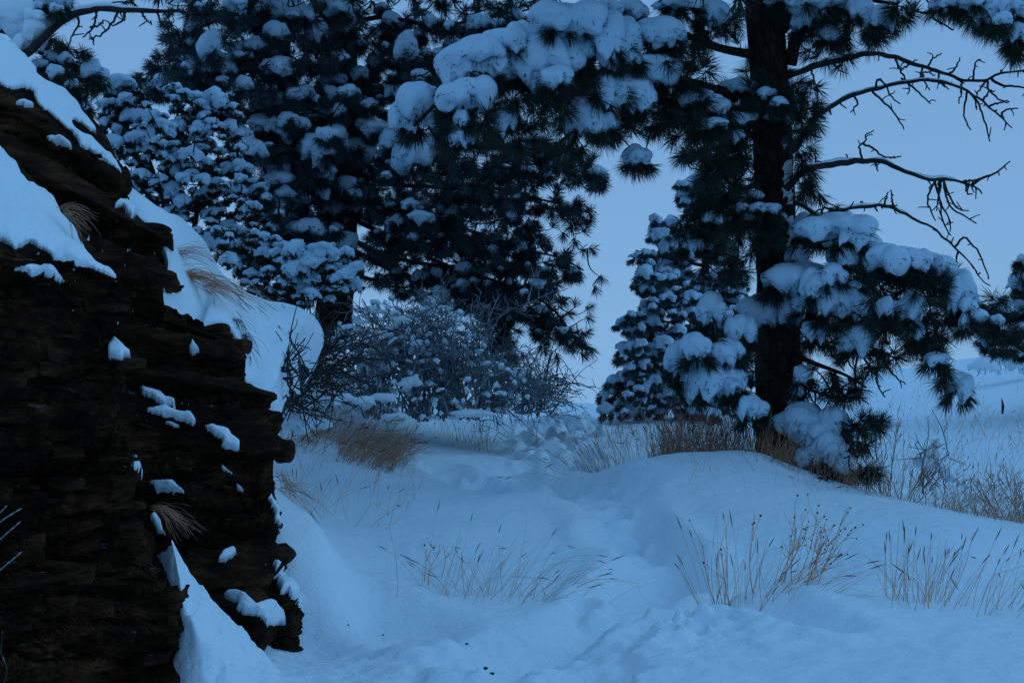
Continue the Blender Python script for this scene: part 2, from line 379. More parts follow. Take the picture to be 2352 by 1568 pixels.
# ------------------------------------------------------------------ rock outcrop
def patch(rows, nu, nv):
    """rows: list of rows of 3-D control points -> dense Catmull-Rom surface (nv along rows count, nu along columns)"""
    C = np.array(rows, float)
    A = np.array([smooth_line(r, nu) for r in C])
    return np.array([smooth_line(A[:, j], nv) for j in range(nu)]).transpose(1, 0, 2)
def grid_normals(G):
    du = np.gradient(G, axis=1); dv = np.gradient(G, axis=0)
    return nrm(np.cross(du, dv))
def hash1(a, b, seed):
    return _h(a.astype(np.int64), b.astype(np.int64), np.zeros_like(a, np.int64), seed)
def bedded(G, seed, amp=1.0, top_z=0.62):
    """push the surface in and out bed by bed, so ledges, broken block ends and joints are real relief"""
    N = grid_normals(G)
    face = np.clip((top_z - N[..., 2]) / .25, 0, 1)
    p = G; al = p[..., 0] * .8 + p[..., 1] * .6
    h = p[..., 2] + .13 * p[..., 0] - .05 * p[..., 1] + .05 * fbm(p * [1, 1, .5], .9, 3, seed) + .015 * fbm(p, 4, 2, seed + 3)
    out = np.zeros(h.shape)
    for (th, am, ln, sd) in ((.19, .046, .95, 1), (.085, .046, .55, 2), (.036, .032, .30, 3), (.017, .015, .16, 4)):
        t = h / th + 1.3 * noise(p * [1, 1, .4], .9, seed + sd * 7) + .5 * noise(p, 2.6, seed + sd * 5)
        k = np.floor(t); f = t - k
        u = al / ln + 3.7 * hash1(k, k * 0, seed + sd) + .5 * noise(p, 7, seed + sd + 9)
        kb = np.floor(u); fu = u - kb
        v = hash1(k, kb, seed + sd + 50)                                       # every block its own set-back
        tilt = hash1(k, kb, seed + sd + 70) * (fu - .5) * .9 + hash1(k, kb, seed + sd + 80) * (f - .5) * .7
        edge = np.sqrt(np.minimum(np.clip(f * 5, 0, 1), np.clip((1 - f) * 7, 0, 1))) * np.clip(np.minimum(fu, 1 - fu) * 14, .55, 1)
        patchy = np.clip(.60 + 1.1 * noise(p, 1.3, seed + sd * 31), .10, 1.25) # massive where low, thinly bedded where high
        out += am * patchy * (v * .8 + tilt + edge * .6 - .9)
    # slanting cleavage that breaks the beds into facets
    for (n_, fr, am, sd) in (((.55, .2, .8), 3.2, .05, 1), ((-.7, .3, .65), 4.5, .035, 2), ((.9, -.2, .25), 6.5, .025, 3)):
        t = (p @ np.array(n_)) * fr + .5 * noise(p, 1.8, seed + 200 + sd); k = np.floor(t)
        out += am * (t - k - .5) * np.clip(.5 + noise(p, .9, seed + 210 + sd), 0, 1) * 1.4
    out += .08 * fbm(p, 1.4, 3, seed + 33) - .03 + .014 * fbm(p, 22, 3, seed + 44) + .007 * noise(p, 75, seed + 45)
    return G + N * (out * face * amp)[..., None]

rock = thing('rock_outcrop', (-2.6, 6.4, 0), 'dark brown outcrop of thin rock beds with snow lying on its ledges', 'rock')
# front buttress
A_edge = [(372,1640,6.0),(418,1500,6.0),(426,1440,5.97),(402,1340,5.92),(388,1265,5.9),(346,1178,5.85),(350,1150,5.85),(328,1104,5.8),(296,1050,5.75),(318,900,5.8),(300,840,5.8),(262,740,5.82),(266,690,5.85),(270,646,5.9)]
rowsA = []
for (ex, ey, eY) in A_edge:
    s = (1640 - ey) / (1640 - 646)
    l0 = (-330, 1640 - s * 1110, 4.7 + .25 * s); row = []
    for f, bul in ((0, 0), (.3, -.10), (.6, -.05), (.85, .02), (1, 0)):
        row.append(P(l0[0] + (ex - l0[0]) * f, l0[1] + (ey - l0[1]) * f, l0[2] + (eY - l0[2]) * f + bul))
    e3 = P(ex, ey, eY)
    row.append(e3 + [-.16, .35, 0]); row.append(e3 + [-.65, 1.0, .05])
    rowsA.append(row)
def line_row(pts, back=.6):
    row = [P(*q) for q in pts]
    return row
rowsA.append([P(-330,455,5.35),P(-120,515,5.55),P(60,555,5.7),P(190,605,5.85),P(262,636,5.98),P(266,632,6.2),P(240,640,6.9)])
rowsA.append([P(-330,270,6.2),P(-120,380,6.3),P(60,478,6.35),P(170,570,6.3),P(255,630,6.2),P(258,628,6.4),P(240,640,7.0)])
rowsA.append([P(-330,60,7.2),P(-120,215,7.2),P(50,385,7.1),P(140,485,6.95),P(240,618,6.5),P(242,625,6.7),P(230,650,7.1)])
rowsA.append([P(-330,200,8.3),P(-120,350,8.2),P(50,520,8.0),P(140,600,7.6),P(230,700,7.2),P(240,700,7.2),P(230,720,7.4)])
GA0 = patch(rowsA, 360, 430)
GA = bedded(GA0, 5)
# rear buttress
B_edge = [(690,1530,7.2),(684,1400,7.25),(643,1350,7.2),(672,1290,7.35),(642,1250,7.4),(646,1180,7.45),(636,1085,7.5),(660,1040,7.55),(636,995,7.6),(630,940,7.7),(622,906,7.7),(569,880,7.75),(565,830,7.8),(528,785,7.85),(440,750,7.65),(375,690,7.6),(406,655,7.7),(386,600,7.8),(382,550,7.8),(335,515,7.9),(304,480,8.0),(300,450,8.0),(290,407,8.1)]
rowsB = []
for i, (ex, ey, eY) in enumerate(B_edge):
    s = (1530 - ey) / (1530 - 407)
    l0 = (-250, 1700 - s * 1680, 6.1 + 1.0 * s); row = []
    for f, bul in ((0, 0), (.35, .05), (.6, .0), (.78, -.06), (.91, -.06), (1, 0)):
        row.append(P(l0[0] + (ex - l0[0]) * f, l0[1] + (ey - l0[1]) * f, l0[2] + (eY - l0[2]) * f + bul))
    e3 = P(ex, ey, eY)
    row.append(e3 + [-.08, .45, -.01]); row.append(e3 + [-.65, 1.7, -.05])
    rowsB.append(row)
rowsB.append([P(-250,-165,8.1),P(-60,22,8.2),P(80,155,8.35),P(180,245,8.5),P(222,300,8.5),P(284,390,8.55),P(284,395,8.8),P(230,420,9.6)])
rowsB.append([P(-250,60,9.6),P(-60,180,9.6),P(80,330,9.6),P(180,400,9.6),P(222,440,9.6),P(270,500,9.5),P(275,500,9.6),P(230,520,10)])
GB0 = patch(rowsB, 400, 520)
GB = bedded(GB0, 23, .78)
for nm, G in (('rock_face', GA), ('rock_face', GB)):
    mk(nm, G.reshape(-1, 3), [grid_faces(G.shape[0], G.shape[1])], M_ROCK, rock, smooth=False)
# forward toe of the rear buttress
def boulder(c, r, seed, sq=(1, 1, 1), sub=5):
    V, F = ICO[sub]; d = V
    q = d * np.array(r)
    d4 = np.sign(d) * np.abs(d) ** .55; q = d4 * np.array(r) * .9
    v = q * (1 + .20 * fbm(q + seed * 3.1, 4.0, 4, seed))[:, None]
    h = v[:, 2] / .06 + .4 * noise(v, 3, seed); k = np.floor(h); f = h - k
    v = v * (1 + .10 * noise(np.stack([v[:, 0], v[:, 1], k * 3.7], -1), 4, seed)[:, None] - .06 * (f < .25)[:, None] * [1, 1, 0])
    return v + np.array(c), F
ICO = {}
for sdv in (2, 3, 4, 5, 6):
    bmx = bmesh.new(); bmesh.ops.create_icosphere(bmx, subdivisions=sdv, radius=1.0)
    ICO[sdv] = (np.array([v.co[:] for v in bmx.verts]), [np.array([[v.index for v in f.verts] for f in bmx.faces])]); bmx.free()
BLOCKS = [((548,1432,6.98),(.17,.25,.17)),((662,1400,7.4),(.05,.16,.09)),((655,1035,7.7),(.05,.18,.07)),((578,1470,6.86),(.06,.15,.10)),((330,635,7.75),(.14,.2,.06)),((345,535,7.95),(.10,.2,.05)),((490,768,7.95),(.11,.15,.07)),((552,800,7.98),(.06,.15,.06))]
rock_bits = []
for i, (c, r) in enumerate(BLOCKS):
    V, F = boulder(P(*c), r, 60 + i)
    rock_bits.append((V, F)); mk('rock_block', V, F, M_ROCK, rock, smooth=False)
# lookup surface for laying snow on the rock
VV, FF, n0 = [], [], 0
for G in (GA, GB):
    VV.append(G.reshape(-1, 3)); FF += (grid_faces(G.shape[0], G.shape[1]) + n0).tolist(); n0 += G.shape[0] * G.shape[1]
for V, F in rock_bits:
    VV.append(V); FF += (F[0] + n0).tolist(); n0 += len(V)
ROCK_BVH = BVHTree.FromPolygons(np.concatenate(VV).tolist(), FF)
O_CAM = Vector((0, 0, CAM_Z))
n_slab, tries = 0, 0
while n_slab < 120 and tries < 3000:
    tries += 1
    px, py = RNG.uniform(-20, 540), RNG.uniform(220, 1540)
    if (320 < px < 500 and py > 1150) or py < 300 + .9 * (px - 200) and px > 200 and py < 700: continue
    h_, nn_, _, _ = ROCK_BVH.ray_cast(O_CAM, (Vector(P(px, py, 1.0)) - O_CAM).normalized())
    if h_ is None: continue
    nv = np.array(nn_); nv = nv if nv @ (np.array([0, 0, CAM_Z]) - np.array(h_)) > 0 else -nv
    if abs(nv[2]) > .75: continue
    nv = nrm(np.array([nv[0], nv[1], 0]) + RNG.normal(size=3) * [.15, .15, .04]); tv = nrm(np.cross([0, 0, 1], nv) + np.array([0, 0, RNG.normal() * .12])); tv[2] -= .13 * np.sign(tv[0]) * abs(tv[0]); tv = nrm(tv)
    w_ = .07 + .22 * RNG.random() ** 1.6; th = .014 + .045 * RNG.random() ** 1.5; outd = .003 + .022 * RNG.random()
    k = 5 + int(RNG.random() * 3); f = np.linspace(-.5, .5, k) + np.r_[0, RNG.normal(size=k - 2) * .06, 0]
    front = outd * (.35 + .65 * RNG.random(k)); front[[0, -1]] *= .3
    top = [np.array(h_) + tv * (f[i] * w_) + nv * (front[i] - .012 * RNG.random()) + np.array([0, 0, th * (.4 + .25 * RNG.random())]) for i in range(k)]
    bot = [np.array(h_) + tv * (f[i] * w_ * .97) + nv * (front[i] * (.55 + .5 * RNG.random())) - np.array([0, 0, th * (.4 + .25 * RNG.random())]) for i in range(k)]
    bk = [q - nv * .12 for q in top[::k - 1]] + [q - nv * .12 for q in bot[::k - 1]]
    V = np.array(top + bot + bk); i = np.arange(k - 1)
    Q = np.stack([i, i + k, i + k + 1, i + 1], -1); T_ = []
    for j in range(k - 1): T_ += [(j, j + 1, 2 * k + (0 if j < (k - 1) / 2 else 1)), (k + j + 1, k + j, 2 * k + (2 if j < (k - 1) / 2 else 3))]
    m_ = int(math.ceil((k - 1) / 2)); T_ += [(2 * k, m_, 2 * k + 1), (2 * k + 2, 2 * k + 3, k + m_)]
    Q = np.concatenate([Q, [[0, 2 * k, 2 * k + 2, k], [k - 1, 2 * k - 1, 2 * k + 3, 2 * k + 1]]])
    mk('rock_slab', V, [Q, np.array(T_)], M_ROCK, rock, smooth=False); n_slab += 1
    VV.append(V); FF += (Q + n0).tolist() + (np.array(T_) + n0).tolist(); n0 += len(V)
ROCK_BVH = BVHTree.FromPolygons(np.concatenate(VV).tolist(), FF)
def dist_to_poly(poly, x, y):
    poly = np.asarray(poly, float); d = np.full(np.shape(x), 1e9)
    for i in range(len(poly)):
        a = poly[i]; bb = poly[(i + 1) % len(poly)]; ab = bb - a
        t = np.clip(((x - a[0]) * ab[0] + (y - a[1]) * ab[1]) / (ab @ ab + 1e-9), 0, 1)
        d = np.minimum(d, np.hypot(x - a[0] - t * ab[0], y - a[1] - t * ab[1]))
    return d
def lay_snow(name, poly, bvh, parent, step=5, thick=.05, edge=18, seed=0, up=.75, ragged=5, maxjump=.35, rs=26., label=None, mat=None):
    """a pad of snow with rounded rim lying on the rock, outlined by poly"""
    poly = np.asarray(poly, float); lo, hi = poly.min(0) - 12, poly.max(0) + 12
    xs = np.arange(lo[0], hi[0], step); ys_ = np.arange(lo[1], hi[1], step)
    X, Y = np.meshgrid(xs, ys_)
    q = np.stack([X, Y, np.full(X.shape, seed * 3.3)], -1)
    jx = ragged * fbm(q, 1 / rs, 3, 70 + seed, .6); jy = ragged * fbm(q, 1 / rs, 3, 90 + seed, .6)
    ins = inside(poly, X + jx, Y + jy); d = dist_to_poly(poly, X + jx, Y + jy) * ins
    H = np.full(X.shape + (3,), np.nan); Nn = np.zeros(X.shape + (3,))
    for j, i in zip(*np.nonzero(ins)):
        dr = Vector(P(X[j, i], Y[j, i], 1.0)) - O_CAM
        h, nn, _, _ = bvh.ray_cast(O_CAM, dr.normalized())
        if h is not None: H[j, i] = h; Nn[j, i] = nn
    ok = ~np.isnan(H[..., 0])
    if ok.sum() < 6: return None
    # soften the lower surface a little so that the pad bridges small ledges
    S = np.where(ok[..., None], H, 0); wgt = ok.astype(float)
    for _ in range(4 if step >= 3.5 else 14):
        a = S.copy(); w2 = wgt.copy()
        for ax in (0, 1):
            for sh in (1, -1): a += np.roll(S, sh, ax); w2 += np.roll(wgt, sh, ax)
        Sm = a / np.maximum(w2, 1e-6)[..., None]; S = np.where(ok[..., None], Sm, 0)
    near = np.where(ok[..., None], H, 0)
    prof = np.sqrt(np.clip(1 - (1 - np.clip(d / edge, 0, 1)) ** 2, 0, 1))
    mean_n = nrm(np.where(ok[..., None], Nn, 0).reshape(-1, 3).sum(0))
    tocam = nrm(np.array([0, 0, CAM_Z]) - S)
    dirv = nrm(tocam * .5 + np.array([0, 0, up]) + .4 * mean_n)
    th = thick * (1 + .25 * fbm(q, 1 / 40., 2, 40 + seed))
    top = S * .75 + near * .25 + dirv * (th * prof)[..., None]
    bot = near - tocam * .05 - np.array([0, 0, .01])
    idx = -np.ones(X.shape, int); idx[ok] = np.arange(ok.sum()); nT = int(ok.sum())
    a, b_, c, dd = idx[:-1, :-1], idx[:-1, 1:], idx[1:, 1:], idx[1:, :-1]
    good = (a >= 0) & (b_ >= 0) & (c >= 0) & (dd >= 0)
    Dp = S[..., 1]; jump = np.maximum.reduce([Dp[:-1, :-1], Dp[:-1, 1:], Dp[1:, 1:], Dp[1:, :-1]]) - np.minimum.reduce([Dp[:-1, :-1], Dp[:-1, 1:], Dp[1:, 1:], Dp[1:, :-1]])
    good &= jump < maxjump
    lab = np.arange(1, good.size + 1).reshape(good.shape) * good
    for _ in range(400):
        n_ = lab.copy()
        n_[1:] = np.maximum(n_[1:], lab[:-1]); n_[:-1] = np.maximum(n_[:-1], lab[1:]); n_[:, 1:] = np.maximum(n_[:, 1:], lab[:, :-1]); n_[:, :-1] = np.maximum(n_[:, :-1], lab[:, 1:])
        n_ *= good
        if (n_ == lab).all(): break
        lab = n_
    if good.any():
        u_, c_ = np.unique(lab[good], return_counts=True); good &= lab == u_[np.argmax(c_)]
    Q = np.stack([a[good], dd[good], c[good], b_[good]], -1)
    if len(Q) == 0: return None
    # rim: join top and bottom along open edges
    ed = np.concatenate([Q[:, [0, 1]], Q[:, [1, 2]], Q[:, [2, 3]], Q[:, [3, 0]]])
    key = set(map(tuple, ed.tolist())); rim = np.array([e_ for e_ in key if (e_[1], e_[0]) not in key])
    R = np.stack([rim[:, 1], rim[:, 0], rim[:, 0] + nT, rim[:, 1] + nT], -1)
    V = np.concatenate([top[ok], bot[ok]]); used, inv = np.unique(np.concatenate([Q.ravel(), Q.ravel() + nT]), return_inverse=True)
    rm = np.zeros(2 * nT, int); rm[used] = np.arange(len(used)); V = V[used]; Q, Qb, R = rm[Q], rm[Q[:, ::-1] + nT], rm[R]
    return mk(name, V, [np.concatenate([Q, Qb, R])], mat or M_SNOW, parent, label=label)
PADS = [
 ([(-150,-60),(0,78),(60,130),(100,178),(150,213),(195,258),(222,302),(222,325),(165,288),(170,308),(232,342),(272,382),(292,407),(262,397),(220,372),(172,350),(147,288),(100,262),(72,217),(0,202),(-150,130)], .09, 26),
 ([(-150,170),(0,326),(60,398),(130,466),(140,482),(176,530),(216,590),(256,630),(277,650),(230,637),(213,622),(190,629),(127,607),(118,590),(60,567),(45,582),(28,570),(0,556),(-150,520)], .09, 26),
 ([(18,627),(70,616),(112,620),(162,665),(120,648),(60,638)], .05, 12),
 ([(20,247),(50,236),(77,246),(87,260),(60,254)], .04, 8),
 ([(98,317),(140,310),(168,330),(172,352),(130,347)], .04, 10),
 ([(263,782),(244,812),(250,838),(290,829),(317,826),(285,806)], .06, 12),
 ([(440,782),(425,800),(432,826),(467,821),(452,800)], .06, 10),
 ([(316,894),(330,896),(402,928),(407,950),(360,932),(325,914)], .05, 8),
 ([(330,946),(370,936),(407,945),(442,960),(454,980),(440,990),(400,970),(350,957)], .05, 9),
 ([(368,970),(395,970),(422,990),(395,987)], .03, 6),
 ([(466,980),(515,988),(554,1020),(547,1042),(525,1046),(506,1037),(508,1018),(480,1000)], .06, 12),
 ([(476,1043),(500,1058),(537,1095),(542,1102),(520,1092),(493,1070)], .04, 6),
 ([(538,1106),(570,1137),(545,1134)], .04, 6),
 ([(291,1053),(313,1048),(324,1075),(332,1104),(303,1087)], .06, 9),
 ([(341,1107),(400,1106),(432,1135),(400,1142),(358,1137)], .05, 10),
 ([(343,1190),(356,1182),(388,1247),(358,1237)], .06, 9),
 ([(488,1290),(510,1273),(537,1265),(542,1280),(530,1296),(500,1297)], .05, 9),
 ([(500,1376),(525,1364),(560,1380),(585,1397),(622,1383),(652,1410),(660,1440),(607,1446),(600,1432),(583,1420),(560,1428),(545,1412),(538,1392)], .07, 12),
 ([(620,1294),(652,1308),(690,1345),(694,1395),(668,1392),(655,1370),(640,1372)], .07, 12),
 ([(612,1150),(621,1126),(642,1175),(650,1232),(640,1240)], .05, 8),
 ([(246,482),(270,470),(300,468),(322,490),(300,512),(280,486)], .05, 10),
 ([(245,508),(268,508),(286,520),(262,518)], .03, 6),
]
for i, (poly, th, ed) in enumerate(PADS):
    lay_snow('snow_pad', poly, ROCK_BVH, rock, 3 if i < 2 else 4, th if i > 1 else .045, ed, seed=i, ragged=4 if i > 1 else 8, rs=26. if i > 1 else 60.)
for i in range(60):     # crumbs of snow caught in the joints
    a = RNG.random() * 6.28
    reg = [(330,620,6), (480,1010,12), (150,620,4), (560,1330,9)][i % 4]
    cx_, cy_ = reg[0] + RNG.normal() * 90, reg[1] + RNG.normal() * 120
    w_ = 3 + 7 * RNG.random()
    lay_snow('snow_pad', [(cx_ - w_, cy_), (cx_ - w_ * .3, cy_ - 3), (cx_ + w_, cy_ + 1), (cx_ + w_ * .4, cy_ + 4)], ROCK_BVH, rock, 2.5, .02, 4, seed=100 + i, ragged=2)
# the long drift lying behind the rock's shoulder, and the fan of snow in the gully between the buttresses
dr_front = [(297,510,8.0),(345,522,7.95),(386,600,7.85),(376,692,7.65),(432,752,7.72),(462,812,7.72),(468,742,7.85),(520,745,7.95),(562,812,7.9),(566,884,7.8),(622,902,7.85),(645,845,8.4),(668,815,8.8),(676,824,8.95),(684,828,9.05)]
dr_back = [(300,442,8.4),(340,482,8.7),(410,502,9.0),(445,532,9.1),(475,580,9.25),(500,618,9.35),(530,645,9.45),(575,674,9.5),(620,690,9.55),(670,693,9.6),(700,706,9.5),(718,732,9.4),(722,760,9.3),(708,800,9.25),(688,826,9.15)]
rows = []
F3 = np.array([P(*q) for q in dr_front]); B3 = np.array([P(*q) for q in dr_back])
rows.append(F3 + [0, .12, -.22]); rows.append(F3 + [0, .0, -.01])
for f in (.12, .35, .62, .85): rows.append(F3 * (1 - f) + B3 * f + np.array([0, 0, .10 * math.sin(math.pi * f)])[None])
rows.append(B3); rows.append(B3 + [.03, .22, -.10]); rows.append(B3 + [-.16, .25, -.34]); rows.append(B3 + [-.5, .2, -.5])
GD = patch(rows, 260, 150)
GD = GD + (.018 * fbm(GD, 2.2, 3, 81))[..., None] * np.array([0, -.3, 1])
mk('snow_drift', GD.reshape(-1, 3), [grid_faces(*GD.shape[:2])], M_SNOW, rock)
fan_l = [(392,1252,6.15),(404,1325,6.05),(406,1390,6.02),(430,1445,6.0),(420,1508,6.0),(384,1640,5.95)]
fan_c = [(394,1260,6.2),(425,1342,6.05),(450,1405,6.0),(478,1462,5.98),(488,1515,5.95),(480,1650,5.8)]
fan_r = [(398,1262,6.35),(453,1349,6.42),(503,1409,6.48),(554,1465,6.54),(608,1497,6.60),(720,1640,6.0)]
rows = [[P(*q) + [-.15, .2, -.1] for q in fan_l], [P(*q) for q in fan_l], [P(*q) + [0, 0, .02] for q in fan_c], [P(*q) for q in fan_r], [P(*q) + [.03, .05, -.30] for q in fan_r]]
GFn = patch(rows, 110, 110); GFn = GFn + (.045 * fbm(GFn, 3.2, 5, 88, .62))[..., None] * np.array([0, -.2, 1])
mk('snow_drift', GFn.reshape(-1, 3), [grid_faces(*GFn.shape[:2])], M_SNOW, rock)

# ------------------------------------------------------------------ plant builders
def clump_mesh(c, w, d, h, seed, lobes=4, sub=4, droop=.35, rough=.16):
    """pillow of snow: overlapping lobes, rounded above, ragged and drooping beneath"""
    r = np.random.default_rng(seed)
    V, F = ICO[sub]; k = 9.0
    acc = np.zeros(len(V))
    parts = [((0, 0, .02), (.34, .34, .34))]
    for i in range(lobes):
        a = i / lobes * 6.283 + r.normal() * .5; o = .20 + .20 * r.random()
        parts.append(((math.cos(a) * o, math.sin(a) * o, -.14 * r.random() - droop * o * .9 + .06), (.19 + .15 * r.random(), .19 + .15 * r.random(), .22 + .24 * r.random())))
    for o, s in parts:
        o = np.array(o); s = np.array(s)
        dd = V / s; oo = o / s
        A_ = (dd * dd).sum(1); B_ = (dd * oo).sum(1); C_ = (oo * oo).sum() - 1
        disc = np.maximum(B_ * B_ - A_ * C_, 0); t = np.where(B_ * B_ - A_ * C_ > 0, (B_ + np.sqrt(disc)) / A_, 0)
        acc += np.exp(k * np.maximum(t, 0) * 4)
    rad = np.log(acc) / (k * 4)
    q = V * rad[:, None]
    low = np.clip(.25 - q[:, 2] * 2.5, 0, 1)
    q = q * (1 + rough * (.5 + low) * fbm(q + seed * 1.7, 2.6, 3, seed % 997, .55))[:, None]
    q[:, 2] *= np.where(q[:, 2] < -.05, 1 + .55 * noise(q * [1, 1, 0] + seed, 7.0, seed % 991), 1)
    ext = np.ptp(q, axis=0); q = (q - (q.max(0) + q.min(0)) / 2) / ext
    a = r.random() * 6.28; ca, sa = math.cos(a), math.sin(a)
    q = np.stack([q[:, 0] * ca - q[:, 1] * sa, q[:, 0] * sa + q[:, 1] * ca, q[:, 2]], -1)
    ext = np.ptp(q, axis=0); q = q / ext
    return q * np.array([w, d, h]) + np.asarray(c), F
def tilted(V, c, ang):
    """tip a clump sideways in the vertical plane so that it follows a drooping bough"""
    if not ang: return V
    q = V - c; ca, sa = math.cos(ang), math.sin(ang)
    return np.stack([q[:, 0] * ca + q[:, 2] * sa, q[:, 1], -q[:, 0] * sa + q[:, 2] * ca], -1) + c
def needles(pos, dirs, length, n, width, spread=1.15, stem=.05, seed=0, droop=.10):
    """bottle-brush tufts: pos (N,3), dirs (N,3) -> long thin blades"""
    N = len(pos)
    if N == 0: return np.zeros((0, 3)), []
    r = np.random.default_rng(seed)
    pos = np.repeat(pos, n, 0); d = nrm(np.repeat(dirs, n, 0)); L = np.repeat(np.broadcast_to(length, (N,)), n, 0)
    t = r.random(len(pos))
    rv = nrm(r.normal(size=(len(pos), 3))); side = nrm(rv - (rv * d).sum(1, keepdims=True) * d)
    ang = spread * (.12 + .88 * r.random(len(pos)) ** .8)
    nd = nrm(d * np.cos(ang)[:, None] + side * np.sin(ang)[:, None])
    L = L * (.72 + .38 * r.random(len(pos)))
    base = pos - d * (t * stem)[:, None]
    tip = base + nd * L[:, None]; mid = base + nd * (L * .55)[:, None]; tip[:, 2] -= droop * L; mid[:, 2] -= droop * L * .2
    wv = nrm(np.cross(nd, nrm(r.normal(size=nd.shape)))) * width * .5
    V = np.stack([base - wv * .7, base + wv * .7, mid + wv, mid - wv, tip], 1).reshape(-1, 3)
    i = np.arange(len(pos)) * 5
    return V, [np.stack([i, i + 1, i + 2, i + 3], -1), np.stack([i + 3, i + 2, i + 4], -1)]
def grow(nodes, targets, wig=.10, sag=.04, order_from=None, r0=.004, rk=.016, rmax=.035):
    """twigs that join every target to the nearest wood already grown"""
    nodes = np.asarray(nodes, float).reshape(-1, 3); buf = np.zeros((len(nodes) + len(targets) * 8, 3)); buf[:len(nodes)] = nodes; n = len(nodes)
    d0 = np.array([np.min(np.linalg.norm(nodes - t, axis=1)) for t in targets]) if len(targets) else []
    lines, rads, dirs = [None] * len(targets), [None] * len(targets), [None] * len(targets)
    for ti in np.argsort(d0):
        t = targets[ti]; dv = buf[:n] - t
        dist = np.sqrt((dv * dv).sum(1)); j = np.argmin(dist); a = buf[j]; L = dist[j]
        s = np.linspace(0, 1, 8)[:, None]
        off = RNG.normal(size=3) * wig * L; off2 = RNG.normal(size=3) * wig * .5 * L
        ln = a + (t - a) * s + off * np.sin(s * np.pi) + off2 * np.sin(2 * np.pi * s) - np.array([0, 0, 1]) * (sag * L) * np.sin(np.pi * s)
        ln[0] = a; ln[-1] = t
        lines[ti] = ln; rr = min(r0 + rk * L, rmax); rads[ti] = np.linspace(rr, r0 * .8, 8)
        dirs[ti] = nrm(ln[-1] - ln[-3])
        m_ = ln[2:7]; buf[n:n + 5] = m_; n += 5
    return lines, rads, np.array(dirs).reshape(-1, 3)
def trunk_mesh(pts, rad, parent, mat, name='trunk', sides=40, K=150, seed=0, amp=.022):
    ln = smooth_line(pts, K); R = np.interp(np.linspace(0, 1, K), np.linspace(0, 1, len(rad)), rad)
    V, F = tubes(ln[None], R[None], sides)
    G = V.reshape(K, sides, 3); c = ln[:, None]; d = nrm(G - c)
    a = np.arange(sides) / sides * 6.283
    q = np.stack([np.cos(a)[None] * 1.2 + 0 * R[:, None], np.sin(a)[None] * 1.2 + 0 * R[:, None], (ln[:, 2:3] * 1.1) + 0 * a[None]], -1)
    f = noise(q, 4.2, seed) ; f = 1 - np.abs(f) * 2.0
    G = G + d * (amp * (-np.clip(f - .55, 0, 1) * 1.6 + .5 * noise(q, 9, seed + 5)) * (R[:, None] / max(rad)))[..., None]
    return mk(name, G.reshape(-1, 3), F, mat, parent), ln
def snow_strip(acc, ln, r, seed=0, thick=1.4, cover=.75):
    """line of snow lying along the top of a branch"""
    r_ = np.random.default_rng(seed); K = 40; p = resample(ln, K); R = np.interp(np.linspace(0, 1, K), np.linspace(0, 1, len(r)), r)
    T = nrm(np.gradient(p, axis=0)); flat = np.clip(1.25 - np.abs(T[:, 2]) * 1.3, 0, 1)
    g = np.clip(noise(np.stack([np.arange(K) * .21 + seed, 0 * p[:, 0], 0 * p[:, 0]], -1), 1.0, seed) + cover, 0, 1) * flat
    g[0] *= .2; g[-1] = 0
    c = p + np.array([0, 0, 1]) * (R * (.75 + .5 * g))[:, None]
    V, F = tubes(c[None], np.maximum(R * thick * g * .75, 1e-4)[None], 8)
    acc.add(V, F)
def axis_nodes(axis, K=30):
    return smooth_line([P(*q) for q in axis], K)
def depth_at(axis, px, py):
    a = np.array(axis, float); q = smooth_line(a, 60)
    d = np.hypot(q[:, 0] - px, q[:, 1] - py); return q[np.argmin(d), 2]
SEED = [1000]
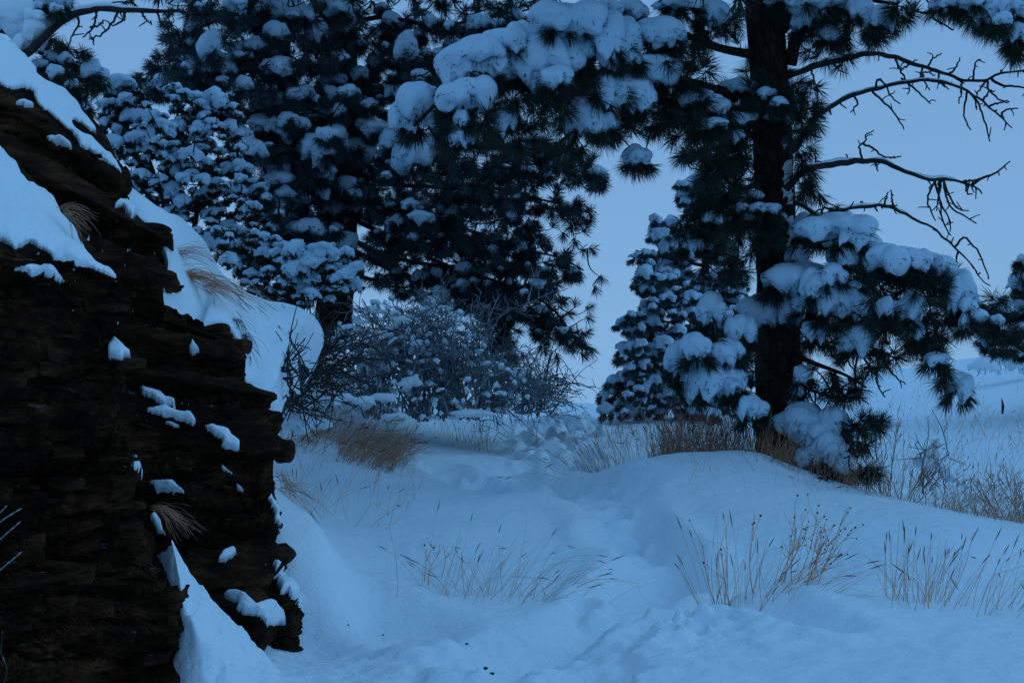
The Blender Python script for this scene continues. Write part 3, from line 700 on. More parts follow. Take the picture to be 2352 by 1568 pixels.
def bough(tree, axis, clumps=(), regions=(), wood=M_BARK, nmat=M_NEEDLE, r=(.05, .012), L=.16, nn=70, width=.0045, under=6, spread=1.15,
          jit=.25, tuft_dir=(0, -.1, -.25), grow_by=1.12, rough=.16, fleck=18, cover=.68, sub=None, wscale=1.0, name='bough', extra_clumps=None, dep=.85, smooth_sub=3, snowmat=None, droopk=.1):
    """a bough: wood (the part) with its needles and snow clumps as sub-parts.
    clumps: (px, py, w, h[, tilt]); regions: (cx, cy, rx, ry, n)"""
    SEED[0] += 37; sd = SEED[0]
    ax = axis_nodes(axis); W = Acc(); targets, tdir = [], []
    V, F = tubes(ax[None], np.linspace(r[0], r[1], len(ax))[None], 9); W.add(V, F)
    objs = []
    ctar = []
    for i, cl in enumerate(clumps):
        px, py, w, h = cl[:4]; tilt = cl[4] if len(cl) > 4 else 0
        Yd = depth_at(axis, px, py) + RNG.normal() * jit * .5 - .08
        c = P(px, py, Yd); s = Yd / FPX
        ww, hh = w * s * grow_by, h * s * grow_by
        objs.append((c, ww, hh, tilt))
        ctar.append(c - np.array([0, 0, hh * .22]))
        nu = max(3, int(under * (.6 + ww * 2.2)))
        for k in range(nu):
            a = RNG.random() * 6.283; rr = .22 + .22 * RNG.random()
            off = np.array([math.cos(a) * ww * rr, math.sin(a) * ww * dep * rr * .8 + ww * .08, -hh * (.22 + .24 * RNG.random())])
            targets.append(c + off); tdir.append(nrm(np.array([math.cos(a) * .9, math.sin(a) * .5, -.75 - .5 * RNG.random()])))
    for (cx_, cy_, rx, ry, n) in regions:
        for k in range(n):
            a = RNG.random() * 6.283; rr = math.sqrt(RNG.random())
            px, py = cx_ + rx * rr * math.cos(a), cy_ + ry * rr * math.sin(a)
            hid = any(((px - q[0]) / (q[2] * .62)) ** 2 + ((py - q[1] - .1 * q[3]) / (q[3] * .62)) ** 2 < 1 for q in clumps)
            targets.append(P(px, py, depth_at(axis, px, py) + (abs(RNG.normal()) * jit + .30 if hid else RNG.normal() * jit))); tdir.append(None)
    lines, rads, _ = grow(ax, np.array(ctar).reshape(-1, 3)) if ctar else ([], [], None)
    nodes = np.concatenate([ax] + [l[1:] for l in lines]) if lines else ax
    l2, r2, dirs = grow(nodes, np.array(targets).reshape(-1, 3)) if targets else ([], [], np.zeros((0, 3)))
    allL = lines + l2; allR = rads + r2
    if allL:
        V, F = tubes(np.array(allL), np.array(allR) * wscale, 5); W.add(V, F)
    wood_o = W.mk(name, wood, tree)
    if targets:
        D = np.array([nrm(dirs[i] * .7 + np.array(tuft_dir) + RNG.normal(size=3) * .25) if tdir[i] is None else nrm(tdir[i] + dirs[i] * .3) for i in range(len(targets))])
        NA = Acc(); un = np.array([q is not None for q in tdir]); TT = np.array(targets)
        if un.any(): NA.add(*needles(TT[un], D[un], L * .92, nn, width, spread * cover, seed=sd, droop=droopk))
        if (~un).any(): NA.add(*needles(TT[~un], D[~un], L, nn, width, spread, seed=sd + 1, droop=droopk))
    for i, (c, ww, hh, tilt) in enumerate(objs):
        sb = sub or (4 if ww > .18 else smooth_sub)
        V, F = clump_mesh(c, ww, ww * dep * (.8 + .4 * RNG.random()), hh, sd + i * 13, lobes=4 + int(RNG.random() * 4), sub=sb, rough=rough)
        V = tilted(V, c, tilt); mk('snow_clump', V, F, snowmat or M_SNOW_SHADED, wood_o)
        if fleck:                                   # needle ends that poke out through the lower half of the snow
            d = nrm(V - c); lowv = np.nonzero(d[:, 2] < .15)[0]; pk = RNG.choice(lowv, int(fleck * (1 + ww * 6)))
            NA.add(*needles(V[pk], nrm(d[pk] + RNG.normal(size=(len(pk), 3)) * .5 + [0, 0, -.5]), min(L * .32, ww * .3), 2, width, .6, stem=.01, seed=sd + i, droop=0))
    if targets: NA.mk('needles', nmat, wood_o, smooth=False, kind='stuff')
    return wood_o
def dead_branch(tree, main, twigs, Y, r=(.035, .008), snow=.5, seed=0, k=.5, x0=1505, y0=0, name='dead_branch', fork=(), yfun=None):
    """bare branch traced in its own vertical sheet, swinging a little nearer and farther"""
    def C(pts, ph):
        n = len(pts); return [P(x0 + k * x, y0 + k * y, (yfun(x) if yfun else Y) + .12 * math.sin(ph + i * .7)) for i, (x, y) in enumerate(pts)]
    A_ = Acc(); ln = smooth_line(C(main, seed), 60); R = np.linspace(r[0], r[1], 60)
    R = R * (1 + .15 * noise(np.stack([np.arange(60) * .5, np.full(60, seed), np.zeros(60)], -1), 1, seed))
    wob = np.stack([noise(np.stack([np.arange(60) * .45, np.full(60, seed + j * 9.1), np.zeros(60)], -1), 1.0, seed + j) for j in range(3)], -1) * .008
    ln[1:-1] += wob[1:-1]
    V, F = tubes(ln[None], R[None], 9); A_.add(V, F)
    S = Acc()
    if snow: snow_strip(S, ln[:50], R[:50], seed, 1.25, snow)
    TL, TR = [], []
    for i, tw in enumerate(twigs):
        pts = np.array(C(tw, seed + i)); root = ln[np.argmin(np.linalg.norm(ln[:, [0, 2]] - pts[0][[0, 2]], axis=1))]
        sh = root - pts[0]
        if np.linalg.norm(sh[[0, 2]]) < .12: pts = pts + sh * np.linspace(1, .75, len(pts))[:, None]
        t = smooth_line(pts, 14); t[1:-1] += RNG.normal(size=(12, 3)) * .004
        TL.append(t); TR.append(np.linspace(.011 if i not in fork else .014, .0055, 14))
        L_ = np.linalg.norm(pts[-1] - pts[0])
        for q in range(int(L_ / .12)):        # spurs
            b0 = t[RNG.integers(3, 13)]; dv = nrm(RNG.normal(size=3) * [1, .5, 1]) * (.03 + .07 * RNG.random())
            TL.append(smooth_line([b0, b0 + dv * .5 + RNG.normal(size=3) * .008, b0 + dv], 14)); TR.append(np.linspace(.006, .004, 14))
    for q in range(14):
        b0 = ln[RNG.integers(8, 58)]; dv = nrm(RNG.normal(size=3) * [1, .6, 1]) * (.02 + .06 * RNG.random())
        TL.append(smooth_line([b0, b0 + dv * .6, b0 + dv + RNG.normal(size=3) * .01], 14)); TR.append(np.linspace(.008, .0045, 14))
    o = A_.mk(name, M_DEAD, tree)
    V, F = tubes(np.array(TL), np.array(TR), 5); mk('twigs', V, F, M_DEAD, o, kind='stuff')
    if S.n: S.mk('snow_strip', M_SNOW, o)
    return o

def crown(tree, px, Y, levels, seed, tufts=46, nn=26, clumps=5):
    """the boughs above the picture: they shade what hangs below them"""
    r = np.random.default_rng(seed)
    for py, rad in levels:
        n = 6; a0 = r.random() * 6.28
        for k in range(n):
            a = a0 + k / n * 6.283 + r.normal() * .2; L = rad * (.8 + .4 * r.random()); ex, ey = math.cos(a) * L, math.sin(a) * L
            s_ = FPX / Y
            axis = [(px, py, Y), (px + ex * .5 * s_, py - 20 + 30 * r.random(), Y + ey * .5), (px + ex * s_, py + 60 + 60 * r.random(), Y + ey)]
            pts3 = axis_nodes(axis); W = Acc(); V, F = tubes(pts3[None], np.linspace(.04, .012, len(pts3))[None], 6); W.add(V, F)
            t = pts3[r.integers(8, 30, tufts)] + r.normal(size=(tufts, 3)) * [.28, .28, .12]
            l2, r2, dirs = grow(pts3, t); V, F = tubes(np.array(l2), np.array(r2), 4); W.add(V, F); wo = W.mk('bough', M_BARK, tree)
            V, F = needles(t, nrm(dirs + r.normal(size=dirs.shape) * .3), .17, nn, .011, 1.2, seed=seed + k); mk('needles', V, F, M_NEEDLE, wo, smooth=False, kind='stuff')
            for q in range(clumps):
                c = pts3[8 + int(21 * (q + r.random()) / clumps)] + r.normal(size=3) * [.15, .15, .03] + [0, 0, .06]; w_ = .25 + .25 * r.random()
                V, F = clump_mesh(c, w_, w_ * .9, w_ * .5, seed + q * 3 + k * 17, 4, 2); mk('snow_clump', V, F, M_SNOW, wo)

# ------------------------------------------------------------------ the big pine on the right
Y1 = 12.0
tb = onground(np.array([1796.]), np.array([Y1]))[0]
T1 = thing('pine_tree', tb, 'big pine with thick dark trunk, bare arching branches and heavy snow pillows', 'pine tree', 'pine trees on the snowy slope')
tr1, ln1 = trunk_mesh([P(1700,-1500,12.2),P(1742,-420,12.1),P(1752,-60,12.05),P(1768,200,12),P(1778,400,12),P(1784,550,12),P(1786,700,12),P(1790,900,12),P(1797,1010,12),P(1803,1110,12)], [.07,.115,.140,.152,.157,.16,.162,.168,.19,.24], T1, M_BARK, seed=4)
up = dict(r=(.042, .012), grow_by=1.30, rough=.12)
bough(T1, [(1760,225,12),(1660,210,11.7),(1500,170,11.4),(1330,170,11.1),(1180,160,11),(1060,190,10.9),(950,290,10.9)],
 [(1298,52,140,62),(1345,98,130,100),(1390,90,70,90),(1235,150,120,85,-.4),(1290,140,90,80,-.2),(1198,102,66,80,-.5),(1150,96,85,45),(1080,135,120,70,-.3),(1123,150,75,70),(1060,165,80,90,-.3),(1065,225,105,66,-.2),(1095,215,50,66),(955,255,95,95,-.5),(975,232,55,60,-.3),(1060,272,30,30),(1057,314,52,40),(1160,280,40,58),
  (1275,180,60,45),(1240,185,60,55),(1325,125,60,60)],
 [(1100,270,120,50,26),(1250,240,120,50,30),(1000,300,60,40,14),(1350,220,100,50,22),(1150,310,120,30,20)], r=(.045, .012), grow_by=1.42, rough=.12)
bough(T1, [(1765,290,12),(1640,270,11.7),(1500,230,11.4),(1400,240,11.2),(1300,300,11.1)],
 [(1413,205,140,78),(1470,225,70,70,-.2),(1385,215,60,70),(1333,275,85,80,-.5),(1365,255,60,60),(1393,287,48,46),(1490,160,120,55),(1530,178,60,70),(1500,192,46,40),(1463,358,54,44)],
 [(1420,290,90,40,18),(1500,260,80,50,18),(1580,250,70,50,16),(1463,378,24,20,6),(1330,330,60,25,8)], **up)
bough(T1, [(1755,130,12),(1650,110,11.7),(1540,70,11.4),(1440,70,11.2),(1350,40,11.1)],
 [(1428,88,78,80,.3),(1510,78,100,62),(1545,82,50,62),(1448,26,64,58),(1446,135,44,32),(1395,20,50,40),(1638,30,60,50),(1560,10,90,36)],
 [(1460,110,80,40,12),(1570,110,80,50,16),(1640,80,60,50,12),(1680,30,60,40,10)], **up)
bough(T1, [(1775,90,12),(1850,30,11.8),(1960,0,11.6),(2060,10,11.5)],
 [(1850,44,58,58),(1905,78,38,32),(1880,12,150,44),(1975,26,50,54),(2018,45,62,54),(1940,5,90,36),(1815,8,60,60),(1800,-20,120,60)],
 [(1880,80,70,40,16),(1960,70,70,50,16),(2040,60,50,50,12),(2080,30,35,30,8),(1900,120,60,40,10)], **up)
bough(T1, [(1815,150,11.95),(1835,60,11.9),(1880,-40,11.9)], [], [(1850,20,40,60,5)], r=(.055, .045))
bough(T1, [(2060,690,11.4),(2180,705,11.3),(2260,745,11.2),(2352,805,11.1),(2440,862,11)],
 [(2225,705,40,44),(2250,725,40,30),(2290,735,30,26),(2215,740,30,40)], [(2240,730,50,26,10),(2300,780,50,24,9),(2340,770,30,24,6),(2270,700,40,20,5)], r=(.022, .014), jit=.15, nn=50)
# short needled sprays close round the trunk
bough(T1, [(1770,330,12),(1690,300,11.7),(1620,300,11.5)],
 [(1780,268,48,26),(1700,272,80,34),(1640,285,60,30),(1690,316,38,36),(1620,225,80,36),(1690,205,90,40),(1580,230,60,34),(1650,245,60,36)],
 [(1640,240,80,50,34),(1660,330,80,60,40),(1620,370,60,60,24),(1700,250,60,60,26),(1570,290,50,40,16),(1600,180,60,40,16)], r=(.03, .01), jit=.3)
bough(T1, [(1775,420,12),(1720,430,11.8),(1650,470,11.6),(1600,540,11.6)],
 [(1735,450,40,26),(1700,480,46,26),(1640,500,50,30),(1595,565,50,30),(1720,500,44,24),(1770,480,50,26)],
 [(1680,400,60,40,26),(1660,450,70,40,20),(1660,490,60,40,24),(1600,530,60,35,18),(1690,560,50,40,14),(1640,600,60,40,12),(1710,620,40,40,8)], r=(.03, .01), jit=.3)
bough(T1, [(1790,260,12),(1830,260,11.7),(1860,250,11.5)], [(1800,275,45,28)],
 [(1850,220,40,40,14),(1850,270,34,40,14),(1840,330,30,40,8),(1850,400,30,20,6),(1860,440,34,26,10),(1915,478,25,14,3)], r=(.02, .008), jit=.2)
bough(T1, [(1790,180,12),(1775,200,11.7),(1765,240,11.55)], [(1760,215,46,30),(1790,235,40,26)], [(1765,190,50,50,14),(1785,250,40,40,12),(1745,150,40,40,8)], r=(.02, .008), jit=.12)
bough(T1, [(1790,470,12),(1765,480,11.7),(1745,500,11.55)], [(1750,478,50,26),(1785,500,40,24)], [(1745,500,40,40,12),(1760,540,36,30,8)], r=(.02, .008), jit=.12)
# lower boughs
bough(T1, [(1795,560,12),(1860,560,11.7),(1960,580,11.5),(2080,620,11.4),(2180,660,11.4)],
 [(1905,532,150,70),(1860,525,60,60),(1950,535,70,66,.3),(1980,570,80,66,.4),(2040,597,100,60,.2),(2095,600,70,50),(2140,608,90,44,.25),(1832,592,48,46),(1930,590,60,48),(1912,632,60,48),(2205,672,52,90,.1),(2190,690,44,70)],
 [(2060,640,90,30,22),(2130,640,70,40,26),(2170,700,40,50,16),(1990,640,70,40,14),(2040,700,50,40,12)], **up)
bough(T1, [(1790,700,12),(1830,670,11.6),(1900,680,11.4),(1990,700,11.3),(2100,740,11.3),(2190,870,11.3)],
 [(1825,640,140,66,.1),(1790,645,70,60),(1870,655,60,60,.3),(1740,722,76,78),(1808,708,62,80),(1850,700,50,60),(1910,697,72,74),(1965,695,66,80),(1810,778,58,62),(1870,766,46,46),(1970,786,78,62),(2095,708,58,74,.3),(2105,760,32,52),(2035,710,38,48),(2200,889,54,58,.3),(2148,826,44,30)],
 [(2080,760,60,40,22),(2130,800,50,40,18),(2180,870,24,20,7),(1990,730,60,40,14),(1900,760,60,40,12),(1760,790,50,40,8),(2010,820,70,30,8)], **up)
bough(T1, [(1785,760,12),(1720,770,11.6),(1650,800,11.4),(1580,830,11.3)],
 [(1640,716,56,76),(1568,826,80,76,.4),(1600,800,60,60),(1643,876,118,84),(1610,870,60,56,.4),(1680,870,56,70),(1660,812,90,56),(1700,760,60,60),(1728,942,60,58)],
 [(1600,860,60,40,14),(1690,820,50,50,14),(1640,760,50,30,8),(1560,860,30,30,6),(1720,880,40,30,8)], **up)
bough(T1, [(1800,800,12),(1860,830,11.7),(1940,860,11.5),(1990,890,11.4)],
 [(1843,860,40,42),(1830,897,32,28)],
 [(1880,850,60,40,8),(1950,880,40,25,6),(1900,910,50,20,5)], r=(.03, .008), jit=.25, nn=45, wscale=1.3)
bough(T1, [(1800,960,12),(1850,990,11.6),(1920,1010,11.4),(1970,1050,11.35)],
 [(1848,975,120,84),(1815,975,60,56,.3),(1880,1000,66,70,.4),(1915,970,58,62),(1862,1058,62,60),(1905,1040,70,80,.5),(1930,1070,40,50)],
 [(1985,970,40,25,14),(1960,1030,40,30,12),(1990,1085,25,18,7),(1900,1090,50,20,10),(1840,1080,40,30,10)], **up)
D = dict(Y=12.0)
dead_branch(T1, [(600,350),(640,340),(750,300),(900,265),(1000,245),(1080,258),(1200,300),(1330,335),(1400,370),(1440,375),(1520,372),(1570,345),(1640,330),(1740,322)],
 [[(1520,375),(1560,405),(1620,410),(1740,424)],[(1280,305),(1300,265),(1340,240)],[(1390,335),(1420,300),(1430,258)],[(1465,372),(1475,290),(1500,275)],[(1090,270),(1120,340),(1160,405),(1150,440)],[(1130,360),(1210,425),(1265,478)],[(1410,372),(1412,420),(1400,480)],[(1520,370),(1530,420),(1580,460),(1620,468)],[(820,285),(835,315),(850,325)],[(715,310),(730,370),(740,395)],[(1230,310),(1225,350),(1260,420)],[(1300,330),(1300,375),(1345,410)],[(1180,295),(1140,330)],[(1540,395),(1500,440),(1485,470)]],
 12.0, r=(0.0288, 0.0072), snow=.35, seed=3, fork=(0,))
dead_branch(T1, [(620,700),(655,665),(690,610),(740,540),(800,495),(870,450),(950,425),(1030,405),(1120,385),(1230,368),(1320,380),(1400,405),(1470,440),(1530,490),(1580,535),(1640,588)],
 [[(1020,405),(1025,362),(1060,375),(1080,430),(1130,475)],[(1025,415),(1070,465),(1130,530),(1168,600)],[(940,430),(955,470),(920,515)],[(1230,368),(1245,330),(1300,345)],[(1415,410),(1400,490),(1410,555),(1435,590)],[(1420,420),(1470,480),(1500,560),(1525,650)],[(1580,535),(1600,505),(1660,498)],[(1530,490),(1570,472),(1625,465)],[(800,495),(810,525)],[(740,540),(775,552)],[(690,625),(720,640),(765,650)],[(1440,425),(1455,490)],[(1480,445),(1510,410),(1540,405)]],
 11.9, r=(0.0259, 0.0058), snow=.15, seed=9)
dead_branch(T1, [(600,870),(640,835),(690,785),(760,765),(850,748),(950,740),(1050,742),(1110,770),(1190,800),(1270,825),(1340,822),(1420,842),(1470,862),(1500,890)],
 [[(1470,858),(1520,825),(1580,800),(1645,745)],[(745,760),(742,680)],[(960,738),(945,670),(975,640),(968,618),(1010,595)],[(955,660),(1000,680),(1050,720),(1130,720)],[(1290,830),(1275,900),(1290,960),(1320,1000),(1330,1070)],[(1300,832),(1330,950),(1400,1000),(1460,1035)],[(1320,830),(1360,920),(1395,970),(1440,975)],[(1285,830),(1310,930),(1320,1010),(1360,1085)],[(1280,850),(1250,940),(1270,1000),(1285,1030)],[(890,745),(885,705)],[(1380,830),(1480,815),(1505,800)],[(1420,842),(1420,880),(1450,890)],[(1040,742),(1045,790)],[(1300,850),(1300,930),(1290,990)]],
 11.8, r=(0.0331, 0.0072), snow=.75, seed=17, fork=(0,))
dead_branch(T1, [(640,930),(700,960),(760,995),(830,970),(920,955),(1030,945),(1100,960),(1180,1000),(1260,1040),(1330,1090),(1380,1140),(1440,1200),(1490,1270),(1540,1312)],
 [[(1030,945),(1055,880)],[(1090,955),(1075,875)],[(1082,905),(1125,912)],[(950,948),(970,940),(945,925)],[(1385,1140),(1430,1095),(1490,1160),(1520,1220),(1540,1285)],[(1380,1145),(1378,1200)],[(980,950),(1000,975)],[(760,985),(765,940)],[(820,970),(780,950),(700,990)]],
 11.7, r=(0.0187, 0.0050), snow=.4, seed=21)
dead_branch(T1, [(880,930),(1000,1000),(1100,1060),(1210,1085),(1300,1120),(1420,1112),(1480,1085)],
 [[(1290,1120),(1270,1230),(1300,1350),(1362,1412)],[(1420,1115),(1405,1220),(1410,1300),(1456,1376)],[(1430,1115),(1500,1230),(1585,1302)],[(1240,1095),(1275,1170),(1320,1220)],[(1350,1118),(1400,1200),(1430,1190)],[(1150,1070),(1190,1130),(1250,1215)],[(1440,1110),(1530,1150),(1560,1145)]], 11.6, r=(.018, .008), snow=.5, seed=51, k=.381, x0=1469.5, y0=390)
dead_branch(T1, [(880,1230),(970,1290),(1060,1340),(1190,1388),(1250,1380)],
 [[(1040,1330),(1042,1395),(1080,1442)],[(1010,1310),(1030,1370),(1050,1430)],[(1100,1355),(1180,1330),(1300,1330)],[(1000,1300),(1010,1400)]], 11.7, r=(.014, .006), snow=.4, seed=53, k=.381, x0=1469.5, y0=390)
bough(T1, [(1880,905,11.7),(1930,910,11.6),(1990,915,11.6)], [], [(1960,905,30,14,4),(1975,885,26,16,4),(1930,915,20,10,2)], r=(.01, .006), jit=.1, nn=55)
crown(T1, 1735, 12.1, [(-170, 2.3), (-420, 2.2), (-700, 2.0), (-1000, 1.6), (-1300, 1.1)], 5000)
# snow plastered on the lee side of the trunk
tv = [v.co + T1.location for v in tr1.data.vertices]; TBVH = BVHTree.FromPolygons([v[:] for v in tv], [p.vertices[:] for p in tr1.data.polygons])
for i, poly in enumerate([[(1790,380),(1830,370),(1832,420),(1815,440),(1795,430),(1800,400)],[(1795,440),(1818,435),(1825,470),(1800,480)],[(1800,495),(1828,490),(1830,560),(1812,590),(1800,540)],[(1790,310),(1815,305),(1815,345),(1795,350)],[(1800,920),(1838,900),(1840,940),(1810,950)]]):
    lay_snow('snow_patch', poly, TBVH, T1, 3.5, .02, 8, seed=200 + i, ragged=9)

# ------------------------------------------------------------------ the pines on the left
GRP = 'pine trees on the snowy slope'
def fill_clumps(poly, n, wmin, wmax, mind, asp=(.65, 1.0)):
    out = []
    for q in poly_points(poly, n, mind):
        w = wmin + (wmax - wmin) * RNG.random() ** 1.8; out.append((q[0], q[1], w, w * (asp[0] + (asp[1] - asp[0]) * RNG.random()), RNG.normal() * .25))
    return out
b2 = onground(np.array([768.]), np.array([17.0]))[0]
T2 = thing('pine_tree', b2, 'tall dark pine left of the path with long drooping boughs reaching over it', 'pine tree', GRP)
trunk_mesh([P(780,-1300,16.8),P(783,-600,16.8),P(785,-60,16.8),P(788,150,16.8),P(787,300,16.9),P(784,480,17),P(780,600,17),P(768,700,17),P(764,800,17)], [.06,.12,.15,.155,.16,.165,.17,.19,.24], T2, M_BARK, seed=14)
lo = dict(L=.135, nn=56, width=.0056, jit=.5, r=(.034, .008), under=11, sub=3, grow_by=1.15, rough=.26, fleck=34, cover=1.15, nmat=M_NEEDLE_DUST)
bough(T2, [(785,60,16.8),(880,40,16.2),(1000,60,15.8),(1120,40,15.5),(1230,20,15.4)],
 [(903,66,50,46),(928,106,56,70,.3),(990,50,40,30),(1105,50,56,40),(1010,130,50,36),(1040,100,40,26)] + fill_clumps([(800,0),(1200,0),(1180,60),(1000,150),(820,150)], 13, 20, 50, 34),
 [(880,90,90,60,46),(1000,60,90,60,53),(1130,50,80,40,40),(1180,10,60,20,16)], **lo)
bough(T2, [(785,180,16.8),(860,200,16.2),(950,210,15.8),(1040,170,15.6)],
 fill_clumps([(800,150),(1000,110),(1060,170),(1000,260),(820,290)], 28, 18, 48, 24),
 [(880,200,80,60,40),(960,190,70,60,37),(1030,230,60,50,25)], **lo)
bough(T2, [(785,330,16.9),(850,320,16.0),(920,340,15.6),(1000,340,15.4)],
 [(900,325,50,56),(945,365,86,72),(993,336,46,54,.3),(835,360,58,84,.3),(778,330,50,58),(860,300,60,40),(920,320,60,40)] + fill_clumps([(790,280),(1010,290),(1010,400),(820,430)], 10, 20, 44, 30),
 [(860,400,80,40,37),(960,400,80,40,40),(1040,360,60,50,31)], **lo)
bough(T2, [(785,260,16.9),(900,330,16.2),(1050,340,15.8),(1180,340,15.5),(1300,355,15.3),(1380,410,15.2)],
 [(1370,395,40,30),(1240,330,40,30)] + fill_clumps([(1000,320),(1350,330),(1370,400),(1040,420)], 7, 16, 34, 40),
 [(1100,360,100,50,78),(1230,360,80,40,56),(1330,390,50,28,28),(1375,415,22,22,16),(1150,420,90,40,56)], **lo)
bough(T2, [(785,380,16.9),(880,420,16.2),(1000,430,15.8),(1120,440,15.4),(1250,460,15.3),(1355,490,15.2)],
 fill_clumps([(1000,430),(1200,440),(1350,480),(1250,520),(1050,500)], 7, 14, 30, 40),
 [(1080,470,100,40,71),(1200,470,80,40,15),(1290,500,50,28,8),(1345,495,24,20,4),(1250,540,60,30,6)], **lo)
bough(T2, [(785,440,16.9),(860,480,16.0),(930,500,15.6),(1030,500,15.5)],
 [(905,526,50,64,.2),(973,476,44,32),(968,502,58,36),(1030,490,48,54),(795,566,54,62),(940,470,40,30)] + fill_clumps([(800,430),(1000,440),(1050,540),(830,570)], 10, 18, 40, 32),
 [(900,570,90,40,46),(1010,550,90,40,53),(850,460,60,50,28)], **lo)
bough(T2, [(785,490,16.9),(900,540,16.2),(1050,550,15.8),(1180,570,15.4),(1280,590,15.3),(1340,620,15.2)],
 fill_clumps([(1050,560),(1200,560),(1330,620),(1200,680),(1050,620)], 12, 14, 32, 34),
 [(1130,580,100,40,68),(1240,600,60,40,11),(1320,620,34,20,6),(1280,650,50,30,8),(1180,640,70,40,11)], **lo)
bough(T2, [(785,540,16.9),(900,590,16.3),(1050,620,15.8),(1180,660,15.5),(1270,710,15.3),(1335,800,15.2)],
 [(1083,620,66,32,.2),(1045,640,40,26),(1065,655,40,30)] + fill_clumps([(1050,640),(1220,660),(1320,760),(1230,780),(1080,700)], 12, 14, 30, 34),
 [(1220,700,60,40,12),(1280,740,44,40,11),(1325,800,26,20,6),(1250,790,36,20,3),(1150,690,60,40,37)], **lo)
bough(T2, [(785,560,16.9),(900,620,16.3),(1020,660,15.9),(1110,720,15.6),(1180,820,15.4)],
 fill_clumps([(900,600),(1060,640),(1100,700),(900,680)], 10, 18, 44, 34),
 [(1110,700,50,40,34),(1150,770,40,40,31),(1185,830,24,16,4),(960,640,80,40,37),(880,630,50,30,16)], **lo)
bough(T2, [(785,620,17),(850,640,16.8),(905,650,16.6)], [(786,668,40,26)], [(890,650,30,15,6)], r=(.03, .01), L=.15, nn=40, width=.006)

b3 = onground(np.array([660.]), np.array([16.0]))[0]
T3 = thing('pine_tree', b3, 'dark snowy pine standing between the juniper and the drooping pine', 'pine tree', GRP)
trunk_mesh([P(640,-600,16.4),P(648,-60,16.2),P(655,200,16.1),P(660,420,16),P(662,620,16),P(660,760,16)], [.05,.06,.065,.07,.08,.11], T3, M_BARK, seed=24)
lo3 = dict(L=.14, nn=56, width=.0056, jit=.5, r=(.034, .008), under=11, sub=3, grow_by=1.36, rough=.26, fleck=34, cover=.95, nmat=M_NEEDLE_DUST)
bough(T3, [(648,40,16.2),(600,30,15.6),(520,40,15.2),(430,80,15),(390,110,15)],
 [(627,90,48,42),(610,22,115,62),(545,16,44,62),(480,105,46,64,.2),(445,155,66,52,.4),(422,188,62,36),(590,-5,60,40)] + fill_clumps([(400,10),(640,10),(640,110),(420,180)], 12, 20, 46, 36),
 [(430,60,60,50,40),(500,60,70,50,43),(590,70,60,50,34),(400,160,60,50,40),(420,110,50,40,25)], **lo3)
bough(T3, [(655,150,16.1),(600,160,15.6),(520,170,15.2),(430,190,15),(340,200,14.9)],
 [(515,150,54,46),(550,120,50,40),(380,190,50,34),(350,205,40,30),(470,180,50,30)] + fill_clumps([(400,140),(650,110),(650,230),(480,230)], 10, 20, 46, 34),
 [(380,190,60,36,34),(450,180,60,40,31),(560,170,70,50,40),(330,195,30,26,14),(620,200,40,40,19)], **lo3)
bough(T3, [(650,80,16.2),(700,60,15.8),(760,70,15.6)],
 [(730,74,44,48),(690,30,50,40),(770,20,60,36)] + fill_clumps([(650,0),(800,0),(800,160),(660,160)], 7, 18, 44, 36),
 [(720,60,70,60,53),(700,140,60,40,31),(770,120,40,50,25)], **lo3)
bough(T3, [(655,260,16.1),(700,250,15.7),(760,270,15.5)],
 [(685,215,58,32),(740,266,64,48),(720,350,48,64,.2),(742,388,34,38),(775,326,48,62)] + fill_clumps([(660,190),(800,180),(800,420),(680,420)], 10, 20, 46, 36),
 [(720,240,60,50,37),(740,330,60,60,40),(700,400,50,40,25)], **lo3)
bough(T3, [(658,330,16.1),(620,310,15.4),(570,320,15.2)],
 [(655,326,110,74),(607,290,66,44),(552,312,50,40),(640,300,60,50),(580,340,60,40),(690,330,50,50)] + fill_clumps([(530,240),(680,240),(680,380),(540,380)], 7, 20, 46, 36),
 [(600,350,70,40,40),(650,380,60,40,34),(560,300,50,40,22),(620,240,60,40,25)], **lo3)
bough(T3, [(660,430,16),(630,440,15.4),(590,450,15.2)],
 [(590,436,44,38),(627,482,46,44),(660,446,54,48),(705,532,48,58),(740,542,34,28),(640,400,50,36)] + fill_clumps([(560,400),(760,410),(780,600),(600,600)], 25, 20, 50, 30),
 [(620,450,60,50,40),(690,470,60,50,40),(720,540,60,50,37),(640,550,60,50,31),(740,600,50,30,19)], **lo3)

bough(T2, [(785,430,17.2),(900,480,17),(1050,520,16.8),(1180,560,16.6)],
 fill_clumps([(840,430),(1180,430),(1240,600),(900,640)], 14, 18, 40, 34),
 [(1000,500,150,90,110),(1100,550,90,70,50),(930,600,90,50,40),(1060,420,110,50,50)], **lo)
